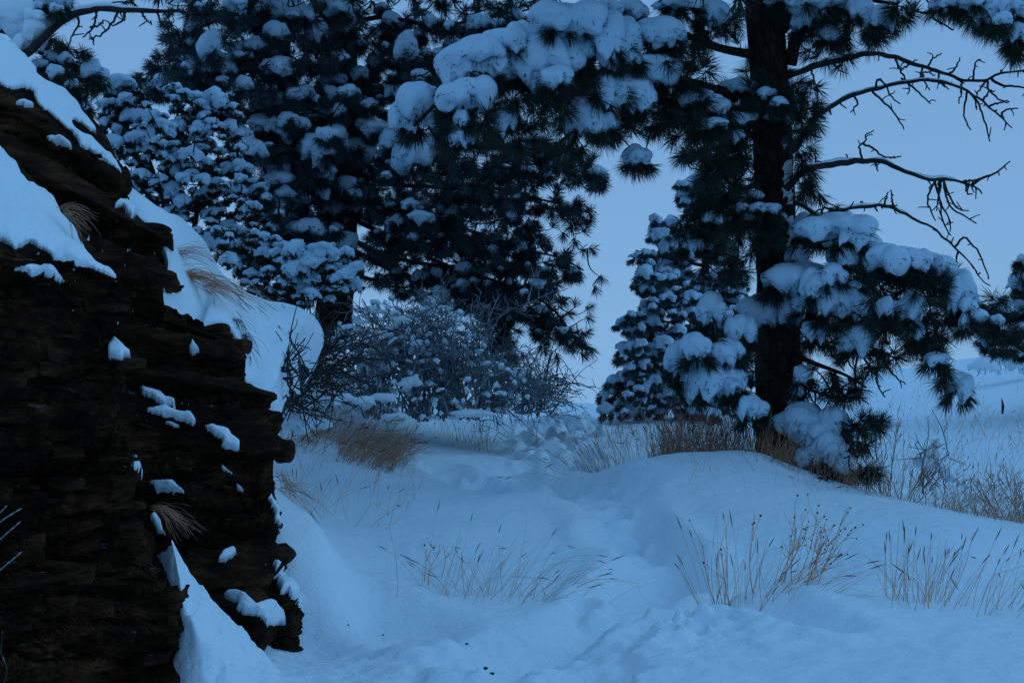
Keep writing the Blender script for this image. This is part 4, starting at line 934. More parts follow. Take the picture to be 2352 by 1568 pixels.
# looser sprays that hang out over the path, tufts strung along drooping twigs
def strings(lines, gap=19, jx=9):
    out = []
    for pts, Yd in lines:
        q = smooth_line([(x, y, Yd) for x, y in pts], 60); L = np.sum(np.linalg.norm(np.diff(q, axis=0), axis=1)); n = int(L / gap)
        for k in range(n):
            f = (k + .5 + RNG.random() * .5) / n; c = q[min(int(f * 59), 59)]; sp_ = jx * (.6 + 1.5 * f)
            out.append((c[0] + RNG.normal() * sp_, c[1] + RNG.normal() * sp_, 1, 1, 1))
            if f > .45: out.append((c[0] + RNG.normal() * sp_ * 1.5, c[1] + RNG.normal() * sp_ * 1.5, 1, 1, 1))
    return out
for axis, lines in [
 ([(1000,420,16),(1120,430,15.5),(1230,455,15.3)], [[(1150,420),(1250,455),(1362,490)],[(1180,440),(1270,480),(1345,535)],[(1120,440),(1200,500),(1240,560)],[(1230,370),(1310,395),(1385,412)],[(1160,350),(1260,370),(1330,360)],[(1180,380),(1240,410),(1300,440)]]),
 ([(980,520,16),(1100,550,15.6),(1200,575,15.4)], [[(1150,520),(1250,570),(1335,590)],[(1180,560),(1270,590),(1355,625)],[(1120,560),(1210,640),(1300,665)],[(1090,560),(1150,640),(1190,690)],[(1200,580),(1250,620),(1285,610)]]),
 ([(980,590,16.1),(1080,630,15.7),(1180,665,15.5)], [[(1150,620),(1240,670),(1330,728)],[(1160,650),(1250,720),(1352,806)],[(1150,660),(1220,720),(1292,798)],[(1090,640),(1150,730),(1192,832)],[(1070,640),(1110,720),(1165,815)],[(1200,680),(1260,760),(1320,800)],[(1130,660),(1180,740),(1215,720)]])]:
    bough(T2, axis, [], strings([(l, axis[-1][2]) for l in lines]), **dict(lo, r=(.024, .010), jit=.22))
for y_ in (40, 120, 190, 260, 340, 420, 500, 570):
    x_ = 785 + RNG.normal() * 14
    bough(T2, [(785, y_ - 20, 16.9), (x_, y_ - 5, 16.3), (x_ - 6, y_ + 22, 16.0)], [(x_ + RNG.normal() * 22, y_ + RNG.normal() * 12, 44 + 20 * RNG.random(), 34 + 16 * RNG.random()), (x_ + RNG.normal() * 26, y_ + 26, 36, 28)], [(x_, y_ + 6, 46, 38, 26)], **dict(lo, r=(.02, .008), jit=.16))
for y_ in (60, 150, 240, 330, 420, 510):
    x_ = 655 + RNG.normal() * 12
    bough(T3, [(656, y_ - 20, 16.1), (x_, y_ - 5, 15.6), (x_ - 8, y_ + 22, 15.3)], [(x_ + RNG.normal() * 22, y_ + RNG.normal() * 12, 50 + 20 * RNG.random(), 36 + 14 * RNG.random())], [(x_, y_ + 6, 44, 40, 22)], **dict(lo3, r=(.02, .008), jit=.16))
crown(T2, 783, 16.8, [(-120, 2.8), (-330, 2.6), (-560, 2.2), (-820, 1.7), (-1100, 1.1)], 5100)
crown(T3, 645, 16.3, [(-110, 2.2), (-320, 1.8), (-520, 1.2)], 5200)
# ------------------------------------------------------------------ small pine behind, pine at the right edge, and trees reaching in from outside the frame
b4 = onground(np.array([1600.]), np.array([19.0]))[0]
T4 = thing('pine_tree', b4, 'small bushy pine loaded with snow tufts behind the big trunk', 'pine tree', GRP)
trunk_mesh([P(1625,330,19),P(1620,600,19),P(1605,980,19)], [.02,.06,.11], T4, M_BARK, sides=12, K=40, seed=5)
bg = dict(grow_by=1.15, rough=.30, fleck=6, L=.13, nn=64, width=.0066, jit=.5, r=(.025, .008), under=7, sub=3, dep=.9, smooth_sub=3)
for axis, poly, n, reg in [
 ([(1622,460,19),(1590,430,18.7),(1570,420,18.6)], [(1560,410),(1620,405),(1680,430),(1690,490),(1580,500),(1555,450)], 29, [(1620,450,60,40,32)]),
 ([(1620,560,19),(1560,540,18.6),(1510,520,18.4)], [(1495,500),(1530,505),(1600,520),(1680,520),(1690,600),(1540,590),(1500,560)], 34, [(1540,550,40,40,27),(1630,560,60,40,27)]),
 ([(1617,610,19),(1540,595,18.6),(1460,575,18.4)], [(1445,568),(1480,570),(1560,590),(1600,640),(1500,640),(1470,620)], 18, [(1520,610,60,25,27)]),
 ([(1615,690,19),(1540,660,18.5),(1475,640,18.3)], [(1465,620),(1560,630),(1700,620),(1720,700),(1550,700),(1460,660)], 48, [(1540,660,80,30,46),(1650,660,60,40,35)]),
 ([(1612,770,19),(1540,740,18.4),(1440,740,18.2)], [(1425,735),(1470,690),(1560,690),(1720,700),(1720,790),(1550,790),(1430,770)], 61, [(1520,750,90,36,58),(1650,750,70,40,39)]),
 ([(1608,850,19),(1530,820,18.3),(1420,830,18.1)], [(1410,830),(1450,780),(1560,780),(1720,790),(1720,870),(1500,880),(1415,860)], 64, [(1510,830,100,36,62),(1650,830,70,40,35)]),
 ([(1606,920,19),(1500,890,18.3),(1390,920,18.1)], [(1370,920),(1420,860),(1560,870),(1700,880),(1700,950),(1560,955),(1400,948)], 59, [(1480,905,100,34,78),(1620,910,70,30,32)])]:
    bough(T4, axis, fill_clumps(poly, n, 18, 42, 13, (.6, .95)), reg, **dict(bg, nmat=M_NEEDLE_FROST, L=.10))
bg5 = dict(bg, nn=60, L=.16)
b5 = onground(np.array([2420.]), np.array([22.0]))[0]
T5 = thing('pine_tree', b5, 'snow loaded pine cut by the right edge of the photo above the open slope', 'pine tree', GRP)
trunk_mesh([P(2440,400,22),P(2430,700,22),P(2420,900,22)], [.01,.07,.12], T5, M_BARK, sides=12, K=40, seed=6)
for axis, poly, n, reg in [
 ([(2438,600,22),(2390,620,21.6),(2345,640,21.5)], [(2330,600),(2440,540),(2440,660),(2330,670)], 7, [(2380,630,50,30,29)]),
 ([(2436,700,22),(2380,690,21.6),(2320,680,21.5)], [(2312,680),(2400,660),(2440,740),(2330,730)], 8, [(2370,700,60,30,32)]),
 ([(2434,760,22),(2360,740,21.4),(2280,690,21.2),(2200,720,21.0)], [(2235,670),(2350,720),(2352,800),(2250,790),(2210,740)], 11, [(2300,740,70,40,40),(2220,720,20,15,5)]),
 ([(2430,830,22),(2370,800,21.4),(2290,790,21.2)], [(2260,780),(2400,780),(2420,830),(2320,830)], 4, [(2330,800,60,25,25)])]:
    bough(T5, axis, fill_clumps(poly, n, 20, 46, 18, (.8, 1.3)), reg, **bg5)
for y_, r_ in ((470, 120), (560, 170), (640, 210), (720, 240), (800, 260)):
    bough(T5, [(2436, y_, 22), (2436 + r_ * .5, y_ + 6, 21.8), (2436 + r_, y_ + 30, 21.7)], fill_clumps([(2440, y_ - 30), (2436 + r_, y_), (2436 + r_, y_ + 50), (2440, y_ + 30)], 6, 20, 46, 18, (.6, .9)), [(2436 + r_ * .55, y_ + 16, r_ * .45, 26, 30)], **bg5)
    bough(T5, [(2436, y_ - 40, 22), (2430, y_ - 30, 21.5), (2425, y_, 21.1)], [(2428, y_ - 22, 46, 34), (2410, y_, 36, 26)], [(2428, y_ - 10, 44, 34, 22)], **bg5)
b6 = onground(np.array([2900.]), np.array([11.0]))[0]
T6 = thing('pine_tree', b6, 'pine outside the frame whose bough hangs into the top right corner', 'pine tree', GRP)
trunk_mesh([P(2860,-900,11),P(2880,-300,11),P(2890,400,11),P(2900,1180,11)], [.10,.13,.15,.2], T6, M_BARK, sides=24, K=60, seed=7)
bough(T6, [(2885,-60,11),(2650,-120,10.9),(2450,-60,10.8),(2330,20,10.7),(2335,90,10.7)],
 [(2275,26,74,58),(2325,16,66,48),(2337,80,48,46),(2172,8,64,28),(2240,5,60,40),(2300,45,40,30),(2400,30,90,70)],
 [(2290,50,50,30,16),(2335,110,22,24,12),(2200,15,50,20,12),(2250,40,40,24,9)], **up)
dead_branch(T6, [(1830,-260),(1560,-160),(1400,-60),(1270,60),(1320,105),(1368,138)], [[(1290,-10),(1275,50)],[(1240,10),(1200,20),(1180,10)],[(1270,60),(1190,45),(1150,-10)],[(1255,40),(1240,0),(1200,-30)]], 10.9, r=(.02, .006), snow=0, seed=31)
b7 = onground(np.array([-170.]), np.array([11.5]))[0]
T7 = thing('pine_tree', b7, 'pine behind the rock at top left with a bare crooked branch and small snow tufts', 'pine tree', GRP)
trunk_mesh([P(-150,-900,11.5),P(-160,-300,11.5),P(-170,300,11.5),P(-170,800,11.5)], [.11,.14,.16,.2], T7, M_BARK, sides=24, K=60, seed=8)
bough(T7, [(-160,60,11.5),(0,70,11.3),(70,110,11.2),(150,150,11.1),(215,170,11.1)],
 [(205,158,42,42),(236,176,34,38,.3),(125,168,38,38),(192,243,32,28),(150,135,36,30),(115,130,36,30),(120,205,36,30),(90,150,34,30),(165,195,30,26)],
 [(130,120,40,30,14),(190,140,30,20,9),(170,200,50,40,24),(180,240,30,20,10),(110,180,40,40,14)], L=.13, nn=60, width=.0045, r=(.03, .01), jit=.25)
bough(T7, [(-160,-60,11.5),(0,-20,11.2),(90,-10,11.1),(150,0,11)], [(50,-10,90,60),(110,5,60,40),(145,4,40,36),(90,15,36,26),(130,20,30,22)], [(120,10,40,24,12),(60,20,50,20,8)], L=.13, nn=60, width=.0045, r=(.03, .01), jit=.2)
db = dead_branch(T7, [(-300,330),(-60,290),(115,250),(215,160),(280,110),(340,65),(420,45),(560,45),(700,50),(800,52),(890,68)],
 [[(360,60),(350,130),(330,160),(310,225)],[(415,50),(415,110),(395,150),(360,180)],[(415,125),(450,118),(480,95)],[(555,48),(545,100),(500,115),(470,95)],[(548,90),(520,140),(480,185),(430,210),(430,240)],[(580,48),(578,100)],[(630,50),(660,90),(685,115)],[(700,52),(720,105),(740,100)],[(215,160),(210,190)],[(640,48),(560,10),(470,20)]],
 11.0, r=(.05, .010), snow=.8, seed=41, x0=0)
for i, cl_ in enumerate([(20,40,170,110),(70,75,90,80),(95,50,60,50),(-40,20,160,120),(55,105,70,50)]):
    Yd = 11.0; c = P(cl_[0], cl_[1], Yd); V, F = clump_mesh(c, cl_[2] * Yd / FPX, .35, cl_[3] * Yd / FPX, 900 + i, 5, 4)
    mk('snow_clump', V, F, M_SNOW, db)

# ------------------------------------------------------------------ junipers and the twiggy shrub
def juniper(name, label, base, axes, lumps, L=.045, nn=26, width=.010, tufts=5, group='snow laden junipers', mat=M_JUNIPER):
    t = thing(name, base, label, 'juniper', group)
    for axis, lump in zip(axes, lumps):
        bough(t, axis, lump, [], nmat=mat, L=L, nn=nn, width=width, under=tufts, jit=.5, r=(.03, .01), sub=3, dep=.9, spread=1.35, grow_by=1.2, rough=.42, fleck=10, name='branch', snowmat=M_SNOW_SHADED)
    # sprays that stand out through the snow
    pts, drs = [], []
    for lump in lumps:
        for (px, py, w, h, *_) in lump:
            for k in range(11):
                a = RNG.random() * 6.28; rr = .2 + .36 * RNG.random()
                pts.append(P(px + rr * w * math.cos(a), py + rr * h * math.sin(a) + .1 * h, depth_at(axes[0], px, py) - .08 - w * .4 * 13 / FPX * RNG.random())); drs.append(nrm(np.array([math.cos(a), -.6, -math.sin(a) + .2]) + RNG.normal(size=3) * .4))
    V, F = needles(np.array(pts), np.array(drs), L * 1.0, 14, width * .8, 1.2, stem=.06, seed=len(pts), droop=0)
    mk('leaf_sprays', V, F, mat, t, smooth=False, kind='stuff')
    return t
bj = onground(np.array([420.]), np.array([13.2]))[0]
juniper('juniper_bush', 'upright juniper speckled with snow between the rock and the dark pines', bj,
 [[(420,640,13.2),(380,480,13),(330,330,12.9),(290,200,12.9)], [(420,640,13.2),(460,450,13),(470,330,12.9),(430,220,12.9)], [(430,640,13.2),(520,520,13),(560,440,12.9),(540,330,12.9)], [(420,640,13.2),(400,560,13),(360,480,12.8),(300,400,12.8)]],
 [fill_clumps([(245,200),(300,180),(330,230),(390,290),(380,360),(300,370),(235,330),(230,290)], 46, 16, 52, 16, (.5, .85)),
  fill_clumps([(390,200),(530,215),(570,330),(550,400),(400,420),(370,330),(400,270)], 60, 16, 58, 17, (.45, .8)),
  fill_clumps([(400,400),(590,380),(600,500),(560,600),(480,560),(400,480)], 60, 16, 54, 17, (.45, .8)),
  fill_clumps([(290,370),(410,380),(420,500),(340,490),(300,450)], 30, 16, 50, 17, (.5, .85))])
bj2 = onground(np.array([680.]), np.array([12.6]))[0]
juniper('juniper_bush', 'low spreading juniper under thick snow behind the drift by the pine trunk', bj2,
 [[(690,760,12.6),(640,640,12.4),(560,580,12.3),(510,540,12.3)], [(690,760,12.6),(700,660,12.2),(730,600,12.1),(780,600,12.1)], [(690,760,12.6),(620,680,12.2),(560,640,12.2)]],
 [[(540,560,90,30,.1),(600,560,80,36),(640,585,60,36)] + fill_clumps([(500,530),(640,540),(660,620),(560,640),(500,590)], 26, 18, 54, 18, (.45, .8)),
  [(690,600,110,40,-.1),(740,580,70,44),(770,620,50,40),(700,640,70,36),(640,605,80,36),(810,640,40,50)] + fill_clumps([(640,560),(800,570),(825,660),(760,690),(640,660)], 30, 18, 52, 20, (.5, .85)),
  fill_clumps([(540,620),(700,640),(720,700),(600,690)], 24, 16, 44, 18, (.5, .8))])
# leafless frosted shrub beside the path
def shrub(name, label, base, fans, pads, seed, nlev=3, mat=M_TWIG, padsub=3, cat='shrub', group=None, r0=.010):
    t = thing(name, base, label, cat, group)
    r = np.random.default_rng(seed); L0, R0 = [], []
    for (bx, by, Yb, tx, ty, n, sx, sy) in fans:
        for k in range(n):
            a = P(bx + r.normal() * 20, by + r.normal() * 6, Yb + r.normal() * .25); c = P(tx + r.normal() * sx, ty + r.normal() * sy, Yb + r.normal() * .5)
            mid = (a + c) / 2 + np.array([0, 0, .18 * np.linalg.norm(c - a)]) + r.normal(size=3) * .08
            ln = smooth_line([a, mid, c], 12); ln[1:] += r.normal(size=(11, 3)) * .012
            L0.append(ln); R0.append(np.linspace(r0, .004, 12))
            for j in range(nlev * 2):
                s = r.integers(4, 12); b0 = ln[s]; dv = nrm(nrm(ln[min(s + 1, 11)] - ln[s - 1]) * .7 + r.normal(size=3) * .7 + [0, 0, .1]); ll = .15 + .28 * r.random()
                l2 = smooth_line([b0, b0 + dv * ll * .5 + r.normal(size=3) * .02, b0 + dv * ll + r.normal(size=3) * .03 - [0, 0, .05 * ll]], 12)
                L0.append(l2); R0.append(np.linspace(.0055, .0028, 12))
                for q in range(nlev):
                    b1 = l2[r.integers(3, 12)]; dv2 = nrm(dv + r.normal(size=3) * .8); l3 = .05 + .13 * r.random()
                    L0.append(smooth_line([b1, b1 + dv2 * l3 * .5 + r.normal(size=3) * .008, b1 + dv2 * l3], 12)); R0.append(np.linspace(.0038, .0022, 12))
    V, F = tubes(np.array(L0), np.array(R0), 4); mk('twigs', V, F, mat, t, kind='stuff')
    for i, (px, py, w, h, Yd, *tl) in enumerate(pads):
        c = P(px, py, Yd); s = Yd / FPX
        V, F = clump_mesh(c, w * s, w * s * .8, h * s, seed + 7 * i, 5, padsub, rough=.34)
        mk('snow_clump', tilted(V, c, tl[0] if tl else 0), F, M_SNOW, t)
    return t
sp = [(q[0], q[1], 11 + 30 * RNG.random() ** 3, 8 + 12 * RNG.random(), 13.6 + 1.6 * RNG.random(), RNG.normal() * .3) for q in poly_points([(760,760),(860,690),(960,680),(1060,720),(1150,830),(1240,880),(1230,920),(1120,955),(960,965),(830,960),(760,900)], 420, 8)]
sp += [(905,960,70,26,13.4),(1085,950,110,22,13.6),(990,720,50,40,14.6),(960,800,40,30,14),(1000,690,60,26,15),(880,915,70,26,13.4),(940,880,60,34,13.6)]
shrub('bare_shrub', 'wide leafless shrub full of frosted twigs and snow pads left of the path', onground(np.array([960.]), np.array([14.2]))[0],
 [(860,950,14.2,820,790,34,70,50),(960,955,14.3,930,740,46,80,40),(1040,955,14.3,1060,780,46,70,50),(1100,950,14.4,1160,860,36,60,40),(1190,945,14.6,1260,890,14,40,30)], sp, 301)
shrub('bare_shrub', 'small open shrub with thin dark twigs against the sky beside the path', onground(np.array([1235.]), np.array([15.2]))[0],
 [(1235,950,15.2,1260,880,9,40,24),(1240,950,15.2,1290,890,4,30,14)], [(1215,900,26,16,15.2),(1250,925,22,12,15.2),(1180,890,34,22,15)], 302, nlev=2, mat=M_DEAD)
shrub('bare_shrub', 'dark wispy shrub leaning out behind the end of the rock', onground(np.array([690.]), np.array([10.6]))[0],
 [(640,900,10.6,720,810,20,45,35),(650,920,10.6,770,860,22,50,30),(650,960,10.8,700,900,14,50,30),(640,900,8.9,675,835,7,20,26),(645,925,8.9,710,860,6,22,20)],
 [(722,905,120,46,11,.15),(690,975,78,52,11),(760,925,60,30,11.4),(800,915,60,26,11.8),(650,960,40,46,10.8),(740,975,50,30,11.4),(835,925,60,34,12),(690,930,50,26,11)], 303, nlev=2, mat=M_DEAD, r0=.006)

# ------------------------------------------------------------------ dry grass
def grass(name, label, blades, cat='grass clump', group=None, mat=M_GRASS, heads=.5, stuff=False, rad=.0018, seed=0, frost=False):
    """blades: list of (base xyz, tip xyz, bend)"""
    r = np.random.default_rng(seed); K = 7
    B = np.array([b_[0] for b_ in blades]); Tp = np.array([b_[1] for b_ in blades]); bd = np.array([b_[2] for b_ in blades])
    s = np.linspace(0, 1, K)[None, :, None]; L = np.linalg.norm(Tp - B, axis=1)[:, None, None]
    Pm = B[:, None] + (Tp - B)[:, None] * s + (r.normal(size=(len(B), 1, 3)) * .05 * L + np.array([0, 0, 1]) * bd[:, None, None] * L) * np.sin(np.pi * s ** .8)
    kk = np.nonzero(r.random(len(B)) < .16)[0]              # broken stems
    for i in kk:
        j = r.integers(3, 6); seg = Pm[i, j:] - Pm[i, j]; ln_ = np.linalg.norm(seg, axis=1)[:, None]
        dv = nrm(seg[-1] + r.normal(size=3) * .6 * ln_[-1] - np.array([0, 0, 1.1]) * ln_[-1]); Pm[i, j:] = Pm[i, j] + dv * ln_
    R = rad * .66 * np.linspace(1.1, .55, K)[None] * (.7 + .6 * r.random((len(B), 1)))
    V, F = tubes(Pm, R, 3)
    root = B.mean(0)
    if stuff:
        o = mk(name, V, F, mat, None, kind='stuff', label=label); o['category'] = cat
        if group: o['group'] = group
        par = o
    else:
        par = thing(name, root, label, cat, group)
        mk('stems', V, F, mat, par, kind='stuff')
    hs = np.nonzero(r.random(len(B)) < heads)[0]
    if len(hs):
        tip = Pm[hs, -1]; dv = nrm(Pm[hs, -1] - Pm[hs, -2]); ln = .03 + .05 * r.random((len(hs), 1))
        pts = tip[:, None] + dv[:, None] * (np.linspace(-.4, 1, 6)[None, :, None] * ln[:, None]) - np.array([0, 0, .15]) * (np.linspace(0, 1, 6) ** 2)[None, :, None] * ln[:, None]
        V, F = tubes(pts, np.array([.3, 1, 1.25, 1.1, .7, .1])[None] * rad * 1.15, 4)
        mk('seed_heads', V, F, M_SEED, par, kind='stuff')
    return par
def fan(cx, cy, Y, n, w, lean, hgt, spread, bend=.06, seed=0, tuft=.6):
    """n stems from a tussock at (cx, cy): lean and spread are sideways, hgt in metres"""
    r = np.random.default_rng(seed); out = []; c = P(cx, cy, Y) if cy else onground(np.array([cx]), np.array([Y]))[0]
    for k in range(n):
        u = r.normal()
        b0 = c + np.array([w * (u * .5 + r.normal() * .25), r.normal() * w * .35, 0]); b0[2] = float(zbase(b0[0:1], b0[1:2])[0]) - .01
        h = hgt * (.35 + .65 * r.random() ** tuft); ang = lean + spread * (u * .6 + r.normal() * .45)
        out.append((b0, b0 + np.array([math.sin(ang) * h, r.normal() * .25 * h, max(math.cos(ang), .08) * h]), bend * abs(ang) * (.3 + 1.8 * r.random()) + .01))
    return out
def bed(poly, n, lean, hgt, spread, Yr, seed=0, bend=.05):
    """scattered stems rooted at picture area poly (px) x distance range"""
    r = np.random.default_rng(seed); out = []
    xs = r.uniform(poly[0], poly[1], n); Ys = r.uniform(Yr[0], Yr[1], n)
    cl_ = noise(np.stack([xs / 40., Ys * 1.5, 0 * xs], -1), 1.0, seed); keep = cl_ > -.35
    b3_ = onground(xs, Ys)[keep]
    for b0 in b3_:
        h = hgt * (.4 + .6 * r.random()); ang = lean + spread * r.normal()
        out.append((b0 - [0, 0, .01], b0 + np.array([math.sin(ang) * h, r.normal() * .3 * h, max(math.cos(ang), .1) * h]), bend * abs(ang) + .01))
    return out
GG = 'dry grass clumps in the snow'
h1 = hit(1150, 1372)
grass('grass_clump', 'thin fan of dry grass leaning right in the middle of the foreground snow', fan(1150,1372,h1[1],66,.42,.72,.48,.55,.10,1) + fan(1080,1372,h1[1],22,.22,-.55,.34,.40,.08,2), group=GG, heads=.45, seed=1, rad=.0017)
h2 = hit(1715, 1404)
grass('grass_clump', 'tall upright grass stems left of the berried weed on the right mound', fan(1640,1415,h2[1],9,.08,-.35,.50,.25,.05,3) + fan(1700,1400,h2[1],26,.20,.12,.52,.20,.04,4) + fan(1780,1402,h2[1],32,.22,.80,.42,.28,.08,5), group=GG, heads=.3, seed=2, rad=.0020)
h3 = hit(2110, 1402)
grass('grass_clump', 'broad clump of upright straw coloured grass at lower right', fan(2085,1405,h3[1],7,.08,-.55,.36,.25,.05,6) + fan(2100,1400,h3[1],24,.24,.05,.44,.13,.03,7) + fan(2190,1395,h3[1],48,.30,.42,.42,.20,.05,8), group=GG, heads=.55, seed=3, rad=.0021)
grass('grass_clump', 'sparse grass cut by the right edge below the tall clump', fan(2330,1400,7.2,9,.16,.5,.32,.3,.06,9), group=GG, heads=.4, seed=4)
# weed with berries
def weed(label, cx, cy, Y, n, hgt, lean, seed, berries=True, group='dry weeds with branching stems', nb=5, rad=.0028):
    r = np.random.default_rng(seed); c = P(cx, cy, Y); c[2] = float(zbase(c[0:1], c[1:2])[0])
    t = thing('weed', c, label, 'weed', group); L0, R0, bp = [], [], []
    for k in range(n):
        b0 = c + np.array([r.normal() * .09, r.normal() * .05, -.01]); ang = lean + r.normal() * .25; h = hgt * (.6 + .4 * r.random())
        tip = b0 + np.array([math.sin(ang) * h, r.normal() * .12, math.cos(ang) * h])
        ln = smooth_line([b0, (b0 + tip) / 2 + r.normal(size=3) * .02, tip], 10); L0.append(ln); R0.append(np.linspace(rad, rad * .5, 10)); bp.append(tip)
        for j in range(nb):
            q = ln[r.integers(4, 10)]; dv = nrm(nrm(tip - b0) + r.normal(size=3) * .45); ll = .05 + .12 * r.random()
            L0.append(smooth_line([q, q + dv * ll * .5 + r.normal(size=3) * .008, q + dv * ll], 10)); R0.append(np.linspace(rad * .6, rad * .35, 10)); bp.append(q + dv * ll)
    V, F = tubes(np.array(L0), np.array(R0), 4); mk('stems', V, F, M_GRASS if berries else M_GRASSD, t, kind='stuff')
    if berries:
        A_ = Acc(); V0, F0 = ICO[2]
        for q in bp:
            if r.random() < .5: A_.add(V0[:] * (.004 + .003 * r.random()) + q, F0)
        A_.mk('berries', M_SEED, t, kind='stuff')
    return t
h4 = hit(1840, 1335)
weed('reddish branching weed with small round berries on the right mound', 1840, 1335, h4[1], 15, .40, .42, 61)
weed('thin forked weed standing left of the reddish berried weed', 1718, 1390, h2[1] + .1, 4, .48, -.1, 62, nb=4)
weed('dark little weed at the left edge of the middle grass fan', 985, 1330, hit(985,1340)[1], 3, .26, .45, 63, nb=3)
# beds
grass('grass_bed', 'dense brown grass leaning right along the bank left of the path', bed((680,930), 460, .75, .44, .35, (11.9,13.4), 11, .10) + bed((760,900), 320, .9, .42, .3, (11.6,12.4), 12, .12) + bed((640,720), 120, .7, .4, .4, (11.6,13), 19), cat='grass', stuff=True, mat=M_GRASSD, heads=.15, seed=5, rad=.0026)
grass('grass_bed', 'dense upright brown grass behind the mound left of the big trunk', bed((1520,1745), 760, .05, .46, .28, (11.7,12.6), 13) + bed((1490,1600), 160, -.1, .4, .35, (11.6,12.5), 14), cat='grass', stuff=True, mat=M_GRASSD, heads=.3, seed=6, rad=.0026)
grass('grass_bed', 'brown grass round the foot of the big pine and its lowest bough', bed((1740,1960), 420, .1, .36, .5, (10.95,11.8), 15), cat='grass', stuff=True, mat=M_GRASSD, heads=.2, seed=7, rad=.0024)
grass('grass_clump', 'brown tussock leaning left at the right side of the path', fan(1410,1080,12.3,110,.34,-.45,.50,.45,.10,16), mat=M_GRASSD, group=GG, heads=.3, seed=8, rad=.0024)
grass('grass_bed', 'tangled dry grass and weeds along the right hand dip beyond the mound', bed((1950,2400), 520, .25, .50, .5, (10.6,13.4), 17) + bed((2150,2420), 300, .2, .38, .6, (9.8,11.8), 18), cat='grass', stuff=True, mat=M_GRASSD, heads=.4, seed=9, rad=.0022)
grass('grass_bed', 'loose tufts of dry grass on the lower right slope beyond the sapling', bed((2120,2430), 190, .15, .42, .5, (14.5,21), 25), cat='grass', stuff=True, mat=M_GRASSD, heads=.2, seed=14, rad=.0026)
grass('grass_bed', 'faint scattered grass stems on the far right slope', bed((1980,2420), 170, .15, .34, .45, (17,29), 20), cat='grass', stuff=True, mat=M_GRASSD, heads=.2, seed=10, rad=.0035)
grass('grass_bed', 'sparse fine grass on the snow bank below the left thicket', bed((680,960), 90, .35, .36, .45, (9.6,11.3), 21), cat='grass', stuff=True, heads=.35, seed=11, rad=.0019)
grass('grass_bed', 'few fine stems along the path below the bare shrub', bed((990,1130), 130, .1, .30, .35, (14.2,16), 22) + bed((1380,1480), 60, .1, .3, .4, (14,17), 23), cat='grass', stuff=True, mat=M_GRASSD, heads=.2, seed=12, rad=.0028)
grass('grass_bed', 'stray stems on the crest of the mound below the big pine', bed((1560,2100), 70, -.6, .26, .5, (10.2,11.0), 24), cat='grass', stuff=True, heads=.3, seed=13, rad=.0019)
weed('tall frosted weed with branching heads right of the lowest bough', 2040, 1120, 11.6, 9, .72, .12, 64, berries=False, nb=9, rad=.0036)
weed('bushy weed with upright stems beside the snowy leaning sapling', 2110, 1150, 11.2, 8, .50, .2, 65, berries=False, nb=8, rad=.003)
weed('dark brushy weed at the right edge beyond the mound', 2330, 1215, 10.2, 14, .42, -.1, 66, berries=False, nb=8, rad=.0032)
# grass hanging from the rock
def hang(label, pts, n, seed, sx=12, dl=(.5, .2), mat=M_GRASS, bend=.12, rad=.0017):
    r = np.random.default_rng(seed); out = []
    for k in range(n):
        px, py, Yd, dx, dy = pts[r.integers(len(pts))]
        a = P(px + r.normal() * sx, py + r.normal() * sx * .6, Yd); s = (.5 + .5 * r.random())
        bq = P(px + dx * s + r.normal() * 14, py + dy * s + r.normal() * 18, Yd - .12 * r.random()); out.append((a, bq, bend))
    return grass('grass_clump', label, out, mat=mat, group='grass on the rock', heads=.1, seed=seed, rad=rad)
hang('long brown grass combed flat over the snow drift on the rock', [(400,590,8.3,120,10),(415,640,8.2,150,40),(470,660,8.4,170,50),(430,630,8.2,120,60),(520,690,8.6,90,160)], 260, 71, rad=.0014)
hang('dark grass tuft poking out of the lower edge of the drift on the rock', [(540,735,8.05,40,60),(560,770,8.0,30,60)], 50, 75, 7, mat=M_DEAD)
hang('short grass drooping from the edge of the upper snow ledge', [(140,480,6.4,80,20),(150,490,6.35,50,60)], 40, 72, 6, mat=M_GRASSD)
hang('dark grass hanging in the hollow between the buttresses', [(355,1165,6.2,90,60),(365,1170,6.3,60,40)], 50, 73, 6, mat=M_GRASSD)
hang('wisps of grass bending down beside the right edge of the rock', [(645,1100,8.2,90,110),(640,1080,8.2,60,140),(650,1120,8.2,110,60)], 46, 74, 8)
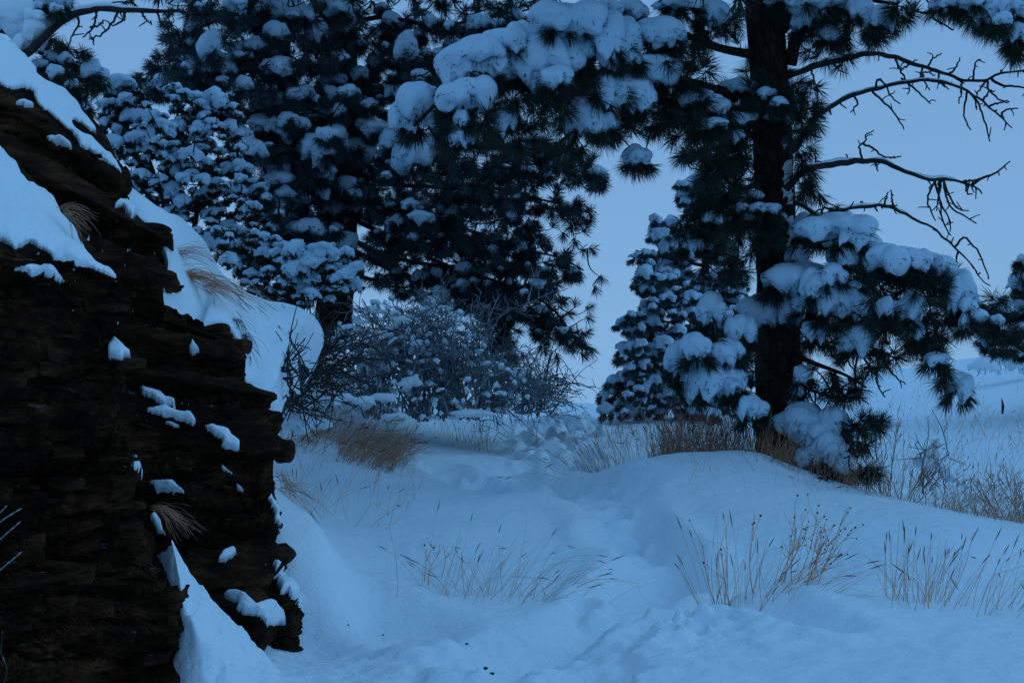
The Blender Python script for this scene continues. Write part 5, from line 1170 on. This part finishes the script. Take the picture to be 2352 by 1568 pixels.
# frosted twigs sticking in at the left edge
def frosted_twig(label, lines, Y):
    t = thing('frosted_twig', P(-30, 1300, Y), label, 'twig', 'frosted twigs at the left edge'); TL = [smooth_line([P(x, y, Y) for x, y in l], 14) for l in lines]
    V, F = tubes(np.array(TL), np.tile(np.linspace(.003, .0018, 14), (len(TL), 1)), 5); mk('stems', V, F, M_DEAD, t, kind='stuff')
    V, F = tubes(np.array(TL) + [0, 0, .0022], np.tile(np.abs(np.sin(np.arange(14) * 1.7)) * .0011 + .0003, (len(TL), 1)), 5); mk('frost', V, F, M_SNOW, t, kind='stuff')
frosted_twig('thin frosted twigs poking in from the left edge over dark rock', [[(-40,1240),(0,1200),(30,1180),(50,1168)],[(-30,1270),(0,1240),(48,1198)],[(-30,1330),(0,1310),(50,1268)],[(-30,1200),(0,1178),(16,1162)]], 4.3)
frosted_twig('curled frosted stem at the bottom left corner', [[(-10,1620),(12,1560),(15,1530),(2,1500),(4,1470),(6,1450)]], 4.2)
# leaning sapling bowed under snow, far bumps of buried bushes, stub, debris
shrub('snowy_sapling', 'small sapling bowed to the right under snow beyond the mound', onground(np.array([2120.]), np.array([13.0]))[0],
 [(2110,1120,13,2150,1030,6,18,14)], [(2140,1040,34,44,13,.5),(2125,1065,44,40,13,.6),(2160,1075,50,34,13.2,.6),(2190,1100,60,26,13.3,.5),(2150,1018,22,26,13,.4)], 311, nlev=1)
for i, (px, py, w, h, lb) in enumerate([(2265,838,80,44,'low bush buried in snow on the far right slope, left of its neighbour'), (2340,836,80,46,'low bush buried in snow on the far right slope, cut by the edge'), (1440,948,30,14,'tiny snow covered tussock at the foot of the small pine')]):
    Yd = 27.0 if i < 2 else 18.0
    shrub('buried_bush', lb, P(px, py + h / 2, Yd), [(px, py + h * .4, Yd, px, py - h * .2, 5, w * .2, 6)], [(px, py, w, h, Yd)], 330 + i, nlev=1, padsub=4, cat='bush')
stb = hit(2302, 950)
V, F = tubes(smooth_line([stb, stb + [0.01, 0, .12], stb + [-.01, 0, .24]], 8)[None], np.array([[.02, .018, .02, .024, .02, .016, .012, .006]]), 7)
stub = thing('dead_stub', stb, 'short dark stub standing in the snow of the right slope', 'stub'); mk('stem', V, F, M_DEAD, stub)
deb = [(1115,1537,.011),(1130,1548,.012),(1072,1480,.008),(880,1460,.007),(975,1495,.007),(800,1440,.006),(1245,1558,.006)]
for i, (px, py, s_) in enumerate(deb):
    q = hit(px, py, 4.8); V, F = ICO[2]; V = V * [s_, s_ * .8, s_ * .6] * (1 + .3 * fbm(V, 2, 2, i))[:, None] + q + [0, 0, s_ * .2]
    o = mk('pine_cone_scale', V, F, M_PEBBLE); o['label'] = 'small dark crumb of bark lying on the trodden foreground snow'; o['category'] = 'debris'; o['group'] = 'dark crumbs on the snow'
